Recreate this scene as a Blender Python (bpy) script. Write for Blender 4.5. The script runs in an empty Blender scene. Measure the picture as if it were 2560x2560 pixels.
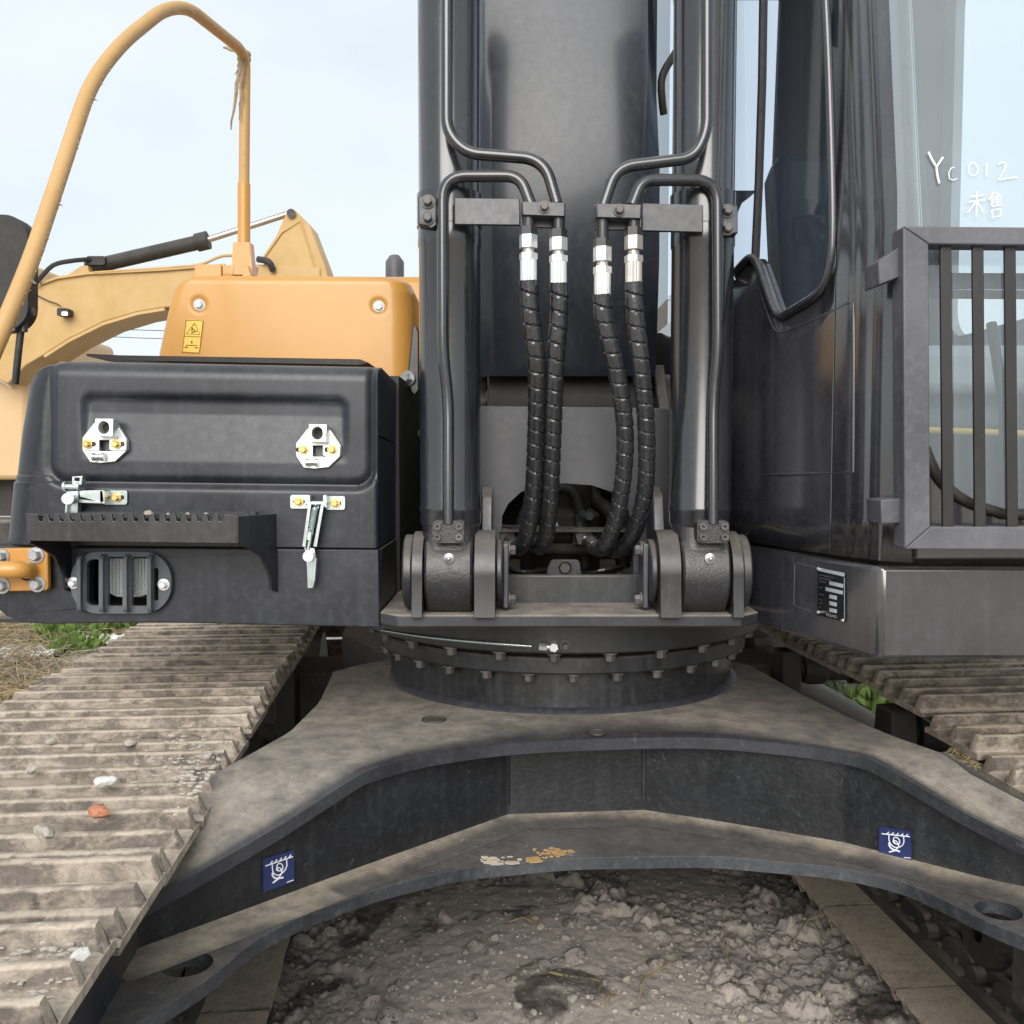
import bpy, bmesh, math, random
import numpy as np
from mathutils import Vector, Matrix
from mathutils.geometry import tessellate_polygon
random.seed(7)
R = math.radians
SC = bpy.context.scene
COL = SC.collection

# ------------------------------------------------------------------ camera, sky, sun, exposure
F = 2400.0                      # focal length in photo pixels (photo 2560 wide)
CAMZ = 1.35
PITCH = math.atan(130 / F)
cam_d = bpy.data.cameras.new('camera')
cam_d.sensor_width = 36
cam_d.lens = 36 * F / 2560
cam_d.clip_start = 0.05
cam_d.clip_end = 2000
cam = bpy.data.objects.new('camera', cam_d)
COL.objects.link(cam)
cam.location = (0, 0, CAMZ)
cam.rotation_euler = (math.pi / 2 - PITCH, 0, 0)
SC.camera = cam

SUN_EL, SUN_AZ = R(28), R(186)      # azimuth clockwise from +Y (sun behind the camera, to the left)
world = bpy.data.worlds.new('World')
SC.world = world
world.use_nodes = True
wn = world.node_tree.nodes
wl = world.node_tree.links
bg = wn['Background']
sky = wn.new('ShaderNodeTexSky')
sky.sky_type = 'NISHITA'
sky.sun_disc = False
sky.sun_elevation = SUN_EL
sky.sun_rotation = SUN_AZ
sky.air_density = 1.0
sky.dust_density = 4.0
sky.altitude = 100
tc = wn.new('ShaderNodeTexCoord')
mp = wn.new('ShaderNodeMapping')
mp.inputs['Scale'].default_value = (1.2, 1.2, 3.0)
nz = wn.new('ShaderNodeTexNoise')
nz.inputs['Scale'].default_value = 2.2
nz.inputs['Detail'].default_value = 5
nz.inputs['Roughness'].default_value = 0.5
rp = wn.new('ShaderNodeValToRGB')
rp.color_ramp.elements[0].position = 0.30
rp.color_ramp.elements[0].color = (0.74, 0.74, 0.74, 1)
rp.color_ramp.elements[1].position = 0.70
rp.color_ramp.elements[1].color = (0.95, 0.95, 0.95, 1)
mx = wn.new('ShaderNodeMixRGB')
mx.inputs['Color2'].default_value = (4.7, 5.05, 5.2, 1)      # thin even cloud
wl.new(tc.outputs['Generated'], mp.inputs['Vector'])
wl.new(mp.outputs['Vector'], nz.inputs['Vector'])
wl.new(nz.outputs['Fac'], rp.inputs['Fac'])
wl.new(rp.outputs['Color'], mx.inputs['Fac'])
wl.new(sky.outputs['Color'], mx.inputs['Color1'])
wl.new(mx.outputs['Color'], bg.inputs['Color'])
bg.inputs['Strength'].default_value = 0.1

sun_d = bpy.data.lights.new('sun', 'SUN')
sun_d.energy = 1.5
sun_d.angle = R(45)
sun_d.color = (1.0, 0.985, 0.955)
sun = bpy.data.objects.new('sun', sun_d)
COL.objects.link(sun)
sdir = Vector((math.sin(SUN_AZ) * math.cos(SUN_EL), math.cos(SUN_AZ) * math.cos(SUN_EL), math.sin(SUN_EL)))
sun.rotation_euler = sdir.to_track_quat('Z', 'Y').to_euler()
sun.location = sdir * 20

SC.view_settings.view_transform = 'Standard'
SC.view_settings.look = 'None'
SC.view_settings.gamma = 1
SC.view_settings.use_curve_mapping = False
SC.view_settings.exposure = 1.0
try:
    SC.cycles.use_denoising = True
    SC.cycles.max_bounces = 8
    SC.cycles.transparent_max_bounces = 16
except Exception:
    pass

# ------------------------------------------------------------------ photo pixel -> point on a plane of known depth
cp, sp = math.cos(PITCH), math.sin(PITCH)
def ray(px, py):
    a, b = (px - 1280) / F, -(py - 1280) / F
    return Vector((a, cp + b * sp, -sp + b * cp))
def W(px, py, Y):
    d = ray(px, py)
    t = Y / d.y
    return Vector((d.x * t, Y, CAMZ + d.z * t))
def XZ(px, py, Y):
    p = W(px, py, Y)
    return (p.x, p.z)
def S(Y):                       # metres per photo pixel at depth Y
    return Y / F

# ------------------------------------------------------------------ materials
MATS = {}
def nt(m):
    m.use_nodes = True
    n = m.node_tree
    return n, n.nodes, n.links, n.nodes['Principled BSDF']
def coords(N, L, scale=(1, 1, 1)):
    t = N.new('ShaderNodeTexCoord')
    oi = N.new('ShaderNodeObjectInfo')
    mul = N.new('ShaderNodeMath'); mul.operation = 'MULTIPLY'; mul.inputs[1].default_value = 37.0
    add = N.new('ShaderNodeVectorMath'); add.operation = 'ADD'
    L.new(oi.outputs['Random'], mul.inputs[0])
    L.new(t.outputs['Object'], add.inputs[0])
    L.new(mul.outputs[0], add.inputs[1])
    mpn = N.new('ShaderNodeMapping'); mpn.inputs['Scale'].default_value = scale
    L.new(add.outputs[0], mpn.inputs['Vector'])
    return mpn.outputs['Vector']
def noise(N, L, vec, scale, detail=5, rough=0.55, dist=0.0):
    n = N.new('ShaderNodeTexNoise')
    n.inputs['Scale'].default_value = scale
    n.inputs['Detail'].default_value = detail
    n.inputs['Roughness'].default_value = rough
    n.inputs['Distortion'].default_value = dist
    L.new(vec, n.inputs['Vector'])
    return n.outputs['Fac']
def maprange(N, L, val, a, b, c=0.0, d=1.0):
    n = N.new('ShaderNodeMapRange')
    n.inputs[1].default_value = a; n.inputs[2].default_value = b
    n.inputs[3].default_value = c; n.inputs[4].default_value = d
    L.new(val, n.inputs[0])
    return n.outputs[0]
def math2(N, L, op, a, b):
    n = N.new('ShaderNodeMath'); n.operation = op; n.use_clamp = op in ('ADD',)
    for i, v in enumerate((a, b)):
        if isinstance(v, (int, float)): n.inputs[i].default_value = v
        else: L.new(v, n.inputs[i])
    return n.outputs[0]
def mixc(N, L, fac, c1, c2):
    n = N.new('ShaderNodeMixRGB')
    for k, v in (('Fac', fac), ('Color1', c1), ('Color2', c2)):
        if isinstance(v, (int, float)): n.inputs[k].default_value = v
        elif isinstance(v, tuple): n.inputs[k].default_value = (*v, 1)
        else: L.new(v, n.inputs[k])
    return n.outputs[0]
DUST = (0.36, 0.31, 0.255)
GREY = (0.195, 0.20, 0.22)
def paint(name, base, rough=0.4, metal=0.0, up=0.0, all_=0.06, dust=DUST, streak=0.0, bump=0.0, bscale=250, coat=0.0, var=0.25, spots=0.0, wave=0.0, film=None, spec=0.5, coatior=1.5, attr=None):
    """paint or metal with worn variation, vertical dirt streaks and dust that settles on level faces"""
    m = bpy.data.materials.new(name)
    n, N, L, B = nt(m)
    v = coords(N, L)
    big = noise(N, L, v, 3.5, 4)
    fine = noise(N, L, v, 60, 6, 0.65)
    c = mixc(N, L, maprange(N, L, big, 0.3, 0.7), tuple(x * (1 - var) for x in base), tuple(min(1, x * (1 + var)) for x in base))
    dfac = math2(N, L, 'MULTIPLY', maprange(N, L, big, 0.35, 0.75), all_ * 1.6)
    dfac = math2(N, L, 'ADD', dfac, math2(N, L, 'MULTIPLY', maprange(N, L, fine, 0.5, 0.75), all_ * 1.5))
    if streak:
        vs = coords(N, L, (38, 38, 1.6))
        st = noise(N, L, vs, 1.0, 6, 0.6)
        dfac = math2(N, L, 'ADD', dfac, math2(N, L, 'MULTIPLY', maprange(N, L, st, 0.52, 0.8), streak))
    if spots:
        vo = noise(N, L, v, 28, 3, 0.7, 1.0)
        dfac = math2(N, L, 'ADD', dfac, math2(N, L, 'MULTIPLY', maprange(N, L, vo, 0.66, 0.72), spots))
    cf = mixc(N, L, dfac, c, film or dust)
    upd = None
    if up:
        g = N.new('ShaderNodeNewGeometry')
        sx = N.new('ShaderNodeSeparateXYZ')
        L.new(g.outputs['Normal'], sx.inputs[0])
        upf = maprange(N, L, sx.outputs['Z'], 0.25, 0.85)
        nn = maprange(N, L, noise(N, L, v, 16, 12, 0.78), 0.32, 0.60, 0.30, 1.0)
        upd = math2(N, L, 'MULTIPLY', math2(N, L, 'MULTIPLY', upf, nn), up)
        if attr:
            at = N.new('ShaderNodeAttribute'); at.attribute_name = attr
            upd = math2(N, L, 'MULTIPLY', upd, at.outputs['Fac'])
        dfac = math2(N, L, 'ADD', dfac, upd)
    cc = mixc(N, L, upd, cf, dust) if upd is not None else cf
    L.new(cc, B.inputs['Base Color'])
    B.inputs['Metallic'].default_value = metal
    B.inputs['Specular IOR Level'].default_value = spec
    rr = maprange(N, L, fine, 0.3, 0.7, rough * 0.82, min(1, rough * 1.2))
    rr = math2(N, L, 'ADD', rr, math2(N, L, 'MULTIPLY', dfac, 0.4))
    L.new(rr, B.inputs['Roughness'])
    if coat:
        B.inputs['Coat Weight'].default_value = coat
        B.inputs['Coat Roughness'].default_value = 0.14
        B.inputs['Coat IOR'].default_value = coatior
    last = None
    if wave:
        b = N.new('ShaderNodeBump'); b.inputs['Strength'].default_value = wave; b.inputs['Distance'].default_value = 0.02
        L.new(noise(N, L, v, 5.0, 2), b.inputs['Height']); last = b
    if bump:
        b = N.new('ShaderNodeBump'); b.inputs['Strength'].default_value = bump; b.inputs['Distance'].default_value = 0.002
        L.new(noise(N, L, v, bscale, 5, 0.6), b.inputs['Height'])
        if last: L.new(last.outputs[0], b.inputs['Normal'])
        last = b
    if last: L.new(last.outputs[0], B.inputs['Normal'])
    MATS[name] = m
    return m

BLACK = (0.014, 0.0145, 0.018)
paint('gloss_black', BLACK, 0.22, up=0.20, all_=0.03, streak=0.05, coat=0.9, coatior=1.5, wave=0.03, film=GREY)
paint('boom_black', (0.013, 0.017, 0.027), 0.32, up=0.25, all_=0.04, streak=0.07, coat=0.35, coatior=1.5, wave=0.08, film=GREY, spec=0.35)
paint('satin_black', (0.0075, 0.008, 0.010), 0.36, up=0.35, all_=0.05, streak=0.10, spots=0.06, wave=0.04, film=GREY, spec=0.7)
paint('panel_black', (0.0145, 0.0165, 0.024), 0.33, up=0.10, all_=0.05, streak=0.09, spots=0.08, wave=0.07, bump=0.05, bscale=500, film=GREY, spec=0.5)
paint('cab_black', (0.022, 0.0217, 0.026), 0.28, up=0.12, all_=0.05, streak=0.10, spots=0.03, coat=0.9, coatior=1.8, wave=0.10, film=GREY)
paint('cast_black', (0.009, 0.009, 0.011), 0.40, up=0.30, all_=0.05, bump=0.6, bscale=180, film=GREY, spec=0.8)
paint('bracket_black', (0.036, 0.037, 0.045), 0.40, up=0.5, all_=0.05, streak=0.07, spots=0.04, film=GREY, spec=0.8)
paint('frame_black', (0.020, 0.021, 0.026), 0.5, up=0.88, all_=0.06, streak=0.05, spots=0.16, bump=0.5, bscale=120, film=GREY, attr='dust', dust=(0.38, 0.33, 0.275))
paint('flange_worn', (0.022, 0.026, 0.034), 0.42, up=0.24, all_=0.10, streak=0.05, spots=0.40, bump=0.6, bscale=140, film=(0.28, 0.275, 0.27))
paint('flange_dusty', (0.022, 0.026, 0.034), 0.42, up=0.95, all_=0.10, streak=0.05, spots=0.40, bump=0.6, bscale=140, film=(0.28, 0.275, 0.27), attr='dust', dust=(0.42, 0.35, 0.27))
paint('deck_black', (0.022, 0.022, 0.026), 0.5, up=0.85, all_=0.06, film=GREY)
paint('gate_grey', (0.068, 0.069, 0.080), 0.45, up=0.2, all_=0.12, streak=0.14, bump=0.3, bscale=90, film=(0.28, 0.28, 0.29))
paint('gate_bar', (0.011, 0.010, 0.010), 0.5, all_=0.03, film=GREY)
paint('dark_steel', (0.022, 0.021, 0.020), 0.6, up=0.5, all_=0.10, bump=0.3)
paint('machinery', (0.012, 0.012, 0.012), 0.6, up=0.2, all_=0.06, bump=0.3)
paint('lamp_grey', (0.085, 0.095, 0.11), 0.5, all_=0.04, bump=0.15)
paint('zinc', (0.80, 0.82, 0.82), 0.34, metal=0.75, all_=0.04, var=0.12)
paint('galvanised', (0.62, 0.70, 0.70), 0.25, metal=0.9, all_=0.05, var=0.2)
paint('bolt_steel', (0.45, 0.46, 0.48), 0.4, metal=0.8, all_=0.1)
paint('brass_bolt', (0.66, 0.50, 0.20), 0.35, metal=0.75, all_=0.05)
paint('dark_bolt', (0.08, 0.08, 0.085), 0.45, metal=0.3, up=0.4, all_=0.12)
paint('rusty_zinc', (0.62, 0.58, 0.54), 0.4, metal=0.7, all_=0.10, dust=(0.22, 0.11, 0.05), streak=0.35)
paint('rubber', (0.014, 0.014, 0.014), 0.6, all_=0.04, bump=0.2)
paint('hose_wrap', (0.013, 0.014, 0.016), 0.22, all_=0.05, up=0.2, bump=0.3, bscale=140, film=GREY, spec=0.9)
paint('yellow', (0.55, 0.27, 0.055), 0.36, all_=0.03, dust=(0.6, 0.45, 0.3), coat=0.25, var=0.06)
paint('faded_yellow', (0.52, 0.31, 0.11), 0.5, all_=0.16, bump=0.6, bscale=70, dust=(0.42, 0.31, 0.20), var=0.1, streak=0.2)
paint('far_yellow', (0.46, 0.285, 0.09), 0.5, streak=0.25, all_=0.22, dust=(0.5, 0.38, 0.25), var=0.12)
paint('pale_yellow', (0.58, 0.39, 0.20), 0.5, streak=0.15, all_=0.10, var=0.06)
paint('foam', (0.42, 0.32, 0.21), 0.9, all_=0.4, dust=(0.14, 0.11, 0.09))
paint('chrome', (0.55, 0.5, 0.45), 0.25, metal=0.9, all_=0.1)
paint('interior_dark', (0.012, 0.013, 0.018), 0.7, all_=0.02)
paint('interior_grey', (0.22, 0.25, 0.27), 0.8, all_=0.05)
paint('seat_cloth', (0.34, 0.37, 0.38), 0.9, all_=0.1, bump=0.4, bscale=60)
paint('interior_navy', (0.009, 0.014, 0.026), 0.7, all_=0.02)
paint('stone', (0.46, 0.42, 0.37), 0.85, all_=0.15, bump=0.6, bscale=60)
paint('stone_red', (0.50, 0.20, 0.11), 0.85, all_=0.1, bump=0.5, bscale=60)
paint('stone_white', (0.72, 0.70, 0.66), 0.8, all_=0.1, bump=0.4, bscale=60)
paint('plastic_white', (0.75, 0.76, 0.76), 0.5, all_=0.08)
paint('rust_chip', (0.46, 0.27, 0.10), 0.8, all_=0.1)
paint('cream_chip', (0.52, 0.45, 0.36), 0.8, all_=0.1)
paint('bucket_grey', (0.12, 0.13, 0.13), 0.6, all_=0.1)
paint('wood_pole', (0.20, 0.17, 0.14), 0.9, all_=0.1)
paint('sticker_blue', (0.018, 0.030, 0.115), 0.35, all_=0.02, var=0.15)
paint('sticker_white', (0.75, 0.77, 0.80), 0.5, all_=0.04)
paint('sticker_yellow', (0.80, 0.50, 0.08), 0.4, all_=0.02, var=0.04)
paint('ink', (0.06, 0.04, 0.01), 0.6, all_=0.0)
paint('chalk', (0.85, 0.88, 0.88), 0.9, all_=0.0, var=0.05)
paint('plate_dark', (0.012, 0.012, 0.015), 0.3, all_=0.02)
paint('plate_silver', (0.55, 0.58, 0.6), 0.45, metal=0.3, all_=0.05)

def shoe_mat():
    m = bpy.data.materials.new('track_shoe_steel')
    n, N, L, B = nt(m)
    v = coords(N, L)
    g = N.new('ShaderNodeNewGeometry'); sx = N.new('ShaderNodeSeparateXYZ')
    L.new(g.outputs['Normal'], sx.inputs[0])
    upf = maprange(N, L, sx.outputs['Z'], 0.35, 0.85)
    vs = coords(N, L, (1.4, 2.2, 2.2))
    patch = noise(N, L, vs, 11, 9, 0.74, 0.5)
    fine = noise(N, L, v, 110, 6, 0.7)
    dirt = maprange(N, L, patch, 0.44, 0.60, 0.04, 0.62)
    dirt = math2(N, L, 'ADD', dirt, math2(N, L, 'MULTIPLY', upf, 0.75))
    ends = math2(N, L, 'ABSOLUTE', sx.outputs['X'], 0)
    dirt = math2(N, L, 'ADD', dirt, math2(N, L, 'MULTIPLY', maprange(N, L, ends, 0.5, 0.9), 0.5))
    dirt = math2(N, L, 'MULTIPLY', dirt, maprange(N, L, fine, 0.25, 0.55, 0.55, 1.0))
    steel = mixc(N, L, fine, (0.030, 0.027, 0.026), (0.13, 0.105, 0.09))
    mud = mixc(N, L, noise(N, L, v, 20, 6, 0.7), (0.44, 0.365, 0.285), (0.66, 0.565, 0.455))
    oi = N.new('ShaderNodeObjectInfo')
    shade = maprange(N, L, oi.outputs['Random'], 0, 1, 0.0, 0.16)
    L.new(mixc(N, L, shade, mixc(N, L, dirt, steel, mud), (0.10, 0.08, 0.065)), B.inputs['Base Color'])
    B.inputs['Roughness'].default_value = 0.85
    b = N.new('ShaderNodeBump'); b.inputs['Strength'].default_value = 0.6; b.inputs['Distance'].default_value = 0.0025
    L.new(noise(N, L, v, 120, 8, 0.7), b.inputs['Height'])
    L.new(b.outputs[0], B.inputs['Normal'])
    MATS['shoe'] = m
shoe_mat()

def soil_mat(name, dark, light, damp_shade=True):
    m = bpy.data.materials.new(name)
    n, N, L, B = nt(m)
    t = N.new('ShaderNodeTexCoord'); v = t.outputs['Object']
    big = noise(N, L, v, 3.4, 7, 0.62, 0.8)
    mid = noise(N, L, v, 22, 8, 0.7)
    fine = noise(N, L, v, 160, 6, 0.7)
    c = mixc(N, L, maprange(N, L, mid, 0.3, 0.7), tuple(x * 0.72 for x in light), light)
    c = mixc(N, L, maprange(N, L, fine, 0.35, 0.75, 0, 0.5), c, tuple(min(1, x * 1.35) for x in light))
    if damp_shade:
        # damp churned soil in bands and patches; the bands also paint in frame shade
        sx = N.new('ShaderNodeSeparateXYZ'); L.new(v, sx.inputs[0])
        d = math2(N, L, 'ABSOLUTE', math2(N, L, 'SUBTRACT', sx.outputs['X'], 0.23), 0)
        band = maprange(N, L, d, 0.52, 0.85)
        damp_shade_fac = math2(N, L, 'ADD', math2(N, L, 'MULTIPLY', band, 0.55), maprange(N, L, big, 0.555, 0.62, 0, 0.95))
        far = maprange(N, L, sx.outputs['Y'], 2.72, 3.05, 0, 0.8)  # darker towards the back: shadow under the frame painted into the soil
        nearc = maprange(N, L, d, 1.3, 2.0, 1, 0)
        damp_shade_fac = math2(N, L, 'MULTIPLY', math2(N, L, 'ADD', damp_shade_fac, far), nearc)
        damp_shade_fac = math2(N, L, 'MULTIPLY', damp_shade_fac, maprange(N, L, mid, 0.25, 0.6, 1.0, 0.75))
        c = mixc(N, L, damp_shade_fac, c, dark)
    L.new(c, B.inputs['Base Color'])
    B.inputs['Roughness'].default_value = 0.95
    b = N.new('ShaderNodeBump'); b.inputs['Strength'].default_value = 0.9; b.inputs['Distance'].default_value = 0.007
    L.new(noise(N, L, v, 110, 12, 0.82, 0.3), b.inputs['Height'])
    L.new(b.outputs[0], B.inputs['Normal'])
    MATS[name] = m
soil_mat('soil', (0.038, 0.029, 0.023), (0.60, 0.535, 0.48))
soil_mat('dry_mud', (0.2, 0.15, 0.1), (0.46, 0.385, 0.30), False)

def leaf_mat(name, c1, c2):
    m = bpy.data.materials.new(name)
    n, N, L, B = nt(m)
    t = N.new('ShaderNodeTexCoord')
    f = noise(N, L, t.outputs['Object'], 30, 3)
    L.new(mixc(N, L, maprange(N, L, f, 0.3, 0.7), c1, c2), B.inputs['Base Color'])
    B.inputs['Roughness'].default_value = 0.6
    B.inputs['Subsurface Weight'].default_value = 0.0
    tr = N.new('ShaderNodeBsdfTranslucent')
    tr.inputs['Color'].default_value = (*c2, 1)
    ms = N.new('ShaderNodeMixShader'); ms.inputs[0].default_value = 0.3
    L.new(B.outputs[0], ms.inputs[1]); L.new(tr.outputs[0], ms.inputs[2])
    L.new(ms.outputs[0], N['Material Output'].inputs['Surface'])
    MATS[name] = m
leaf_mat('leaf_green', (0.075, 0.14, 0.025), (0.20, 0.29, 0.07))
leaf_mat('straw', (0.30, 0.23, 0.12), (0.52, 0.43, 0.26))

def glass_mat(name, tint, gloss, film, filmc):
    """window glass: clear pane, mirror sheen and a thin film of dust"""
    m = bpy.data.materials.new(name)
    n, N, L, B = nt(m)
    N.remove(B)
    tr = N.new('ShaderNodeBsdfTransparent'); tr.inputs[0].default_value = (*tint, 1)
    gl = N.new('ShaderNodeBsdfGlossy'); gl.inputs['Roughness'].default_value = 0.02
    gl.inputs[0].default_value = (0.9, 0.96, 1.0, 1)
    df = N.new('ShaderNodeBsdfDiffuse'); df.inputs[0].default_value = (*filmc, 1)
    fr = N.new('ShaderNodeFresnel'); fr.inputs[0].default_value = 1.5
    m1 = N.new('ShaderNodeMixShader'); m2 = N.new('ShaderNodeMixShader')
    L.new(math2(N, L, 'ADD', fr.outputs[0], gloss), m1.inputs[0])
    L.new(tr.outputs[0], m1.inputs[1]); L.new(gl.outputs[0], m1.inputs[2])
    t = N.new('ShaderNodeTexCoord')
    nf = noise(N, L, t.outputs['Object'], 4, 5)
    L.new(maprange(N, L, nf, 0.2, 0.8, film * 0.8, film * 1.2), m2.inputs[0])
    L.new(m1.outputs[0], m2.inputs[1]); L.new(df.outputs[0], m2.inputs[2])
    L.new(m2.outputs[0], N['Material Output'].inputs['Surface'])
    MATS[name] = m
glass_mat('windshield_glass', (0.78, 0.87, 0.91), 0.08, 0.22, (0.55, 0.62, 0.66))
glass_mat('side_glass', (0.75, 0.82, 0.92), 0.02, 0.02, (0.5, 0.6, 0.7))
glass_mat('lens_glass', (0.9, 0.9, 0.88), 0.22, 0.38, (0.80, 0.82, 0.84))
m = bpy.data.materials.new('reflector'); n, N, L, B = nt(m)
B.inputs['Base Color'].default_value = (0.55, 0.53, 0.5, 1); B.inputs['Metallic'].default_value = 0.9; B.inputs['Roughness'].default_value = 0.3
MATS['reflector'] = m

# ------------------------------------------------------------------ mesh building
class MB:
    def __init__(s): s.v = []; s.f = []
    def add(s, verts, faces):
        o = len(s.v)
        s.v += [tuple(v) for v in verts]
        s.f += [tuple(i + o for i in f) for f in faces]
        return s
    def box(s, x0, x1, y0, y1, z0, z1):
        v = [(x, y, z) for x in (x0, x1) for y in (y0, y1) for z in (z0, z1)]
        return s.add(v, [(0, 1, 3, 2), (4, 6, 7, 5), (0, 4, 5, 1), (2, 3, 7, 6), (0, 2, 6, 4), (1, 5, 7, 3)])
    def prism(s, poly, fn, t0, t1, holes=()):
        """polygon (with holes) swept from t0 to t1; fn(a, b, t) gives the point"""
        loops = [list(poly)] + [list(h) for h in holes]
        tri = tessellate_polygon([[Vector((a, b, 0)) for a, b in l] for l in loops])
        flat = [p for l in loops for p in l]
        n = len(flat)
        v = [fn(a, b, t0) for a, b in flat] + [fn(a, b, t1) for a, b in flat]
        f = [tuple(t) for t in tri] + [tuple(i + n for i in reversed(t)) for t in tri]
        o = 0
        for l in loops:
            k = len(l)
            for i in range(k):
                a, b = o + i, o + (i + 1) % k
                f.append((a, b, b + n, a + n))
            o += k
        return s.add(v, f)
    def pxprism(s, poly, Y0, Y1, holes=()):
        """outline given in photo pixels at depth Y0, thickness along Y to Y1"""
        q = [XZ(a, b, Y0) for a, b in poly]
        hs = [[XZ(a, b, Y0) for a, b in h] for h in holes]
        return s.prism(q, lambda a, b, t: (a, t, b), Y0, Y1, hs)
    def tube(s, pts, r, seg=12, cap=True):
        pts = [Vector(p) for p in pts]
        n = len(pts)
        rad = r if callable(r) else (lambda i: r)
        T = [(pts[min(i + 1, n - 1)] - pts[max(i - 1, 0)]).normalized() for i in range(n)]
        u = T[0].orthogonal().normalized()
        v, f = [], []
        for i in range(n):
            u = (u - T[i] * u.dot(T[i])).normalized()
            w = T[i].cross(u)
            for k in range(seg):
                a = 2 * math.pi * k / seg
                v.append(pts[i] + (u * math.cos(a) + w * math.sin(a)) * rad(i))
        for i in range(n - 1):
            for k in range(seg):
                a, b = i * seg + k, i * seg + (k + 1) % seg
                f.append((a, b, b + seg, a + seg))
        if cap:
            f.append(tuple(reversed(range(seg))))
            f.append(tuple(range((n - 1) * seg, n * seg)))
        return s.add(v, f)
    def cyl(s, p0, p1, r0, r1=None, seg=24):
        r1 = r0 if r1 is None else r1
        return s.tube([p0, p1], lambda i: r0 if i == 0 else r1, seg)
    def hexbolt(s, c, d, r, h, washer=True):
        c, d = Vector(c), Vector(d).normalized()
        if washer:
            s.cyl(c, c + d * h * 0.25, r * 1.45, seg=20)
            c = c + d * h * 0.25
        s.cyl(c, c + d * h * 0.85, r, seg=6)
        return s.cyl(c + d * h * 0.85, c + d * h, r * 0.98, r * 0.8, seg=6)
    def lathe(s, prof, fn, seg=48, closed=False):
        """profile [(r, h)], fn(x, y, h) places it"""
        n = len(prof)
        v = [fn(r * math.cos(2 * math.pi * k / seg), r * math.sin(2 * math.pi * k / seg), h) for k in range(seg) for r, h in prof]
        f = []
        for k in range(seg):
            a, b = k * n, ((k + 1) % seg) * n
            for i in range(n - 1 + (1 if closed else 0)):
                j = (i + 1) % n
                f.append((a + i, b + i, b + j, a + j))
        return s.add(v, f)
    def grid(s, V):
        """V: array rows x cols x 3"""
        h, w = V.shape[:2]
        o = len(s.v)
        s.v += [tuple(p) for p in V.reshape(-1, 3)]
        s.f += [(o + i * w + j, o + i * w + j + 1, o + (i + 1) * w + j + 1, o + (i + 1) * w + j) for i in range(h - 1) for j in range(w - 1)]
        return s

def mesh_of(name, mb, mat, smooth=38, recalc=True):
    me = bpy.data.meshes.new(name)
    me.from_pydata([tuple(p) for p in mb.v], [], mb.f)
    if recalc:
        bm = bmesh.new(); bm.from_mesh(me)
        bmesh.ops.recalc_face_normals(bm, faces=bm.faces)
        bm.to_mesh(me); bm.free()
    if smooth:
        me.polygons.foreach_set('use_smooth', [True] * len(me.polygons))
        me.set_sharp_from_angle(angle=R(smooth))
    me.materials.append(MATS[mat])
    return me
def adopt(o, parent):
    if parent is not None:
        o.parent = parent
        o.matrix_parent_inverse = WORLD[parent.name].inverted()
WORLD = {}
def obj(name, mb, mat, parent=None, bevel=0.0, smooth=38, recalc=True, rot=0.0, mesh=None, solid=0.0, mw=None):
    me = mesh or mesh_of(name, mb, mat, smooth, recalc)
    o = bpy.data.objects.new(name, me)
    COL.objects.link(o)
    M = mw if mw is not None else Matrix.Rotation(rot, 4, 'Z')
    o.matrix_basis = M
    WORLD[o.name] = M.copy()
    adopt(o, parent)
    if solid:
        md = o.modifiers.new('solidify', 'SOLIDIFY'); md.thickness = solid; md.offset = -1
    if bevel:
        md = o.modifiers.new('bevel', 'BEVEL'); md.width = bevel; md.segments = 2
        md.limit_method = 'ANGLE'; md.angle_limit = R(40)
    return o
def empty(name, loc):
    o = bpy.data.objects.new(name, None)
    COL.objects.link(o)
    M = Matrix.Translation(loc)
    o.matrix_basis = M
    WORLD[o.name] = M.copy()
    return o
def tag(o, label, cat, group=None, kind=None):
    if label: o['label'] = label
    if cat: o['category'] = cat
    if group: o['group'] = group
    if kind: o['kind'] = kind
    return o
def fillet(pts, r, n=7):
    pts = [Vector(p) for p in pts]
    out = [pts[0]]
    for i in range(1, len(pts) - 1):
        a, p, b = pts[i - 1], pts[i], pts[i + 1]
        rr = min(r, (p - a).length * 0.48, (b - p).length * 0.48)
        q0, q1 = p + (a - p).normalized() * rr, p + (b - p).normalized() * rr
        for k in range(n + 1):
            t = k / n
            out.append(q0 * (1 - t) ** 2 + p * 2 * t * (1 - t) + q1 * t * t)
    out.append(pts[-1])
    return out
def catmull(pts, step):
    pts = [Vector(p) for p in pts]
    P = [pts[0] * 2 - pts[1]] + pts + [pts[-1] * 2 - pts[-2]]
    fine = []
    for i in range(1, len(P) - 2):
        for k in range(24):
            t = k / 24
            a, b, c, d = P[i - 1], P[i], P[i + 1], P[i + 2]
            fine.append(0.5 * ((2 * b) + (c - a) * t + (2 * a - 5 * b + 4 * c - d) * t * t + (3 * b - a - 3 * c + d) * t ** 3))
    fine.append(pts[-1])
    out, acc = [fine[0]], 0.0
    for a, b in zip(fine, fine[1:]):
        l = (b - a).length
        while acc + l >= step:
            t = (step - acc) / l
            a = a.lerp(b, t); l = (b - a).length; out.append(a.copy()); acc = 0.0
        acc += l
    return out
def rrect(x0, x1, y0, y1, r, n=6):
    out = []
    for cx, cy, a0 in ((x1 - r, y1 - r, 0), (x0 + r, y1 - r, 90), (x0 + r, y0 + r, 180), (x1 - r, y0 + r, 270)):
        for k in range(n + 1):
            a = R(a0 + 90 * k / n)
            out.append((cx + r * math.cos(a), cy + r * math.sin(a)))
    return out
def circ(cx, cy, r, n=20, ry=None):
    ry = r if ry is None else ry
    return [(cx + r * math.cos(2 * math.pi * k / n), cy + ry * math.sin(2 * math.pi * k / n)) for k in range(n)]
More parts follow.
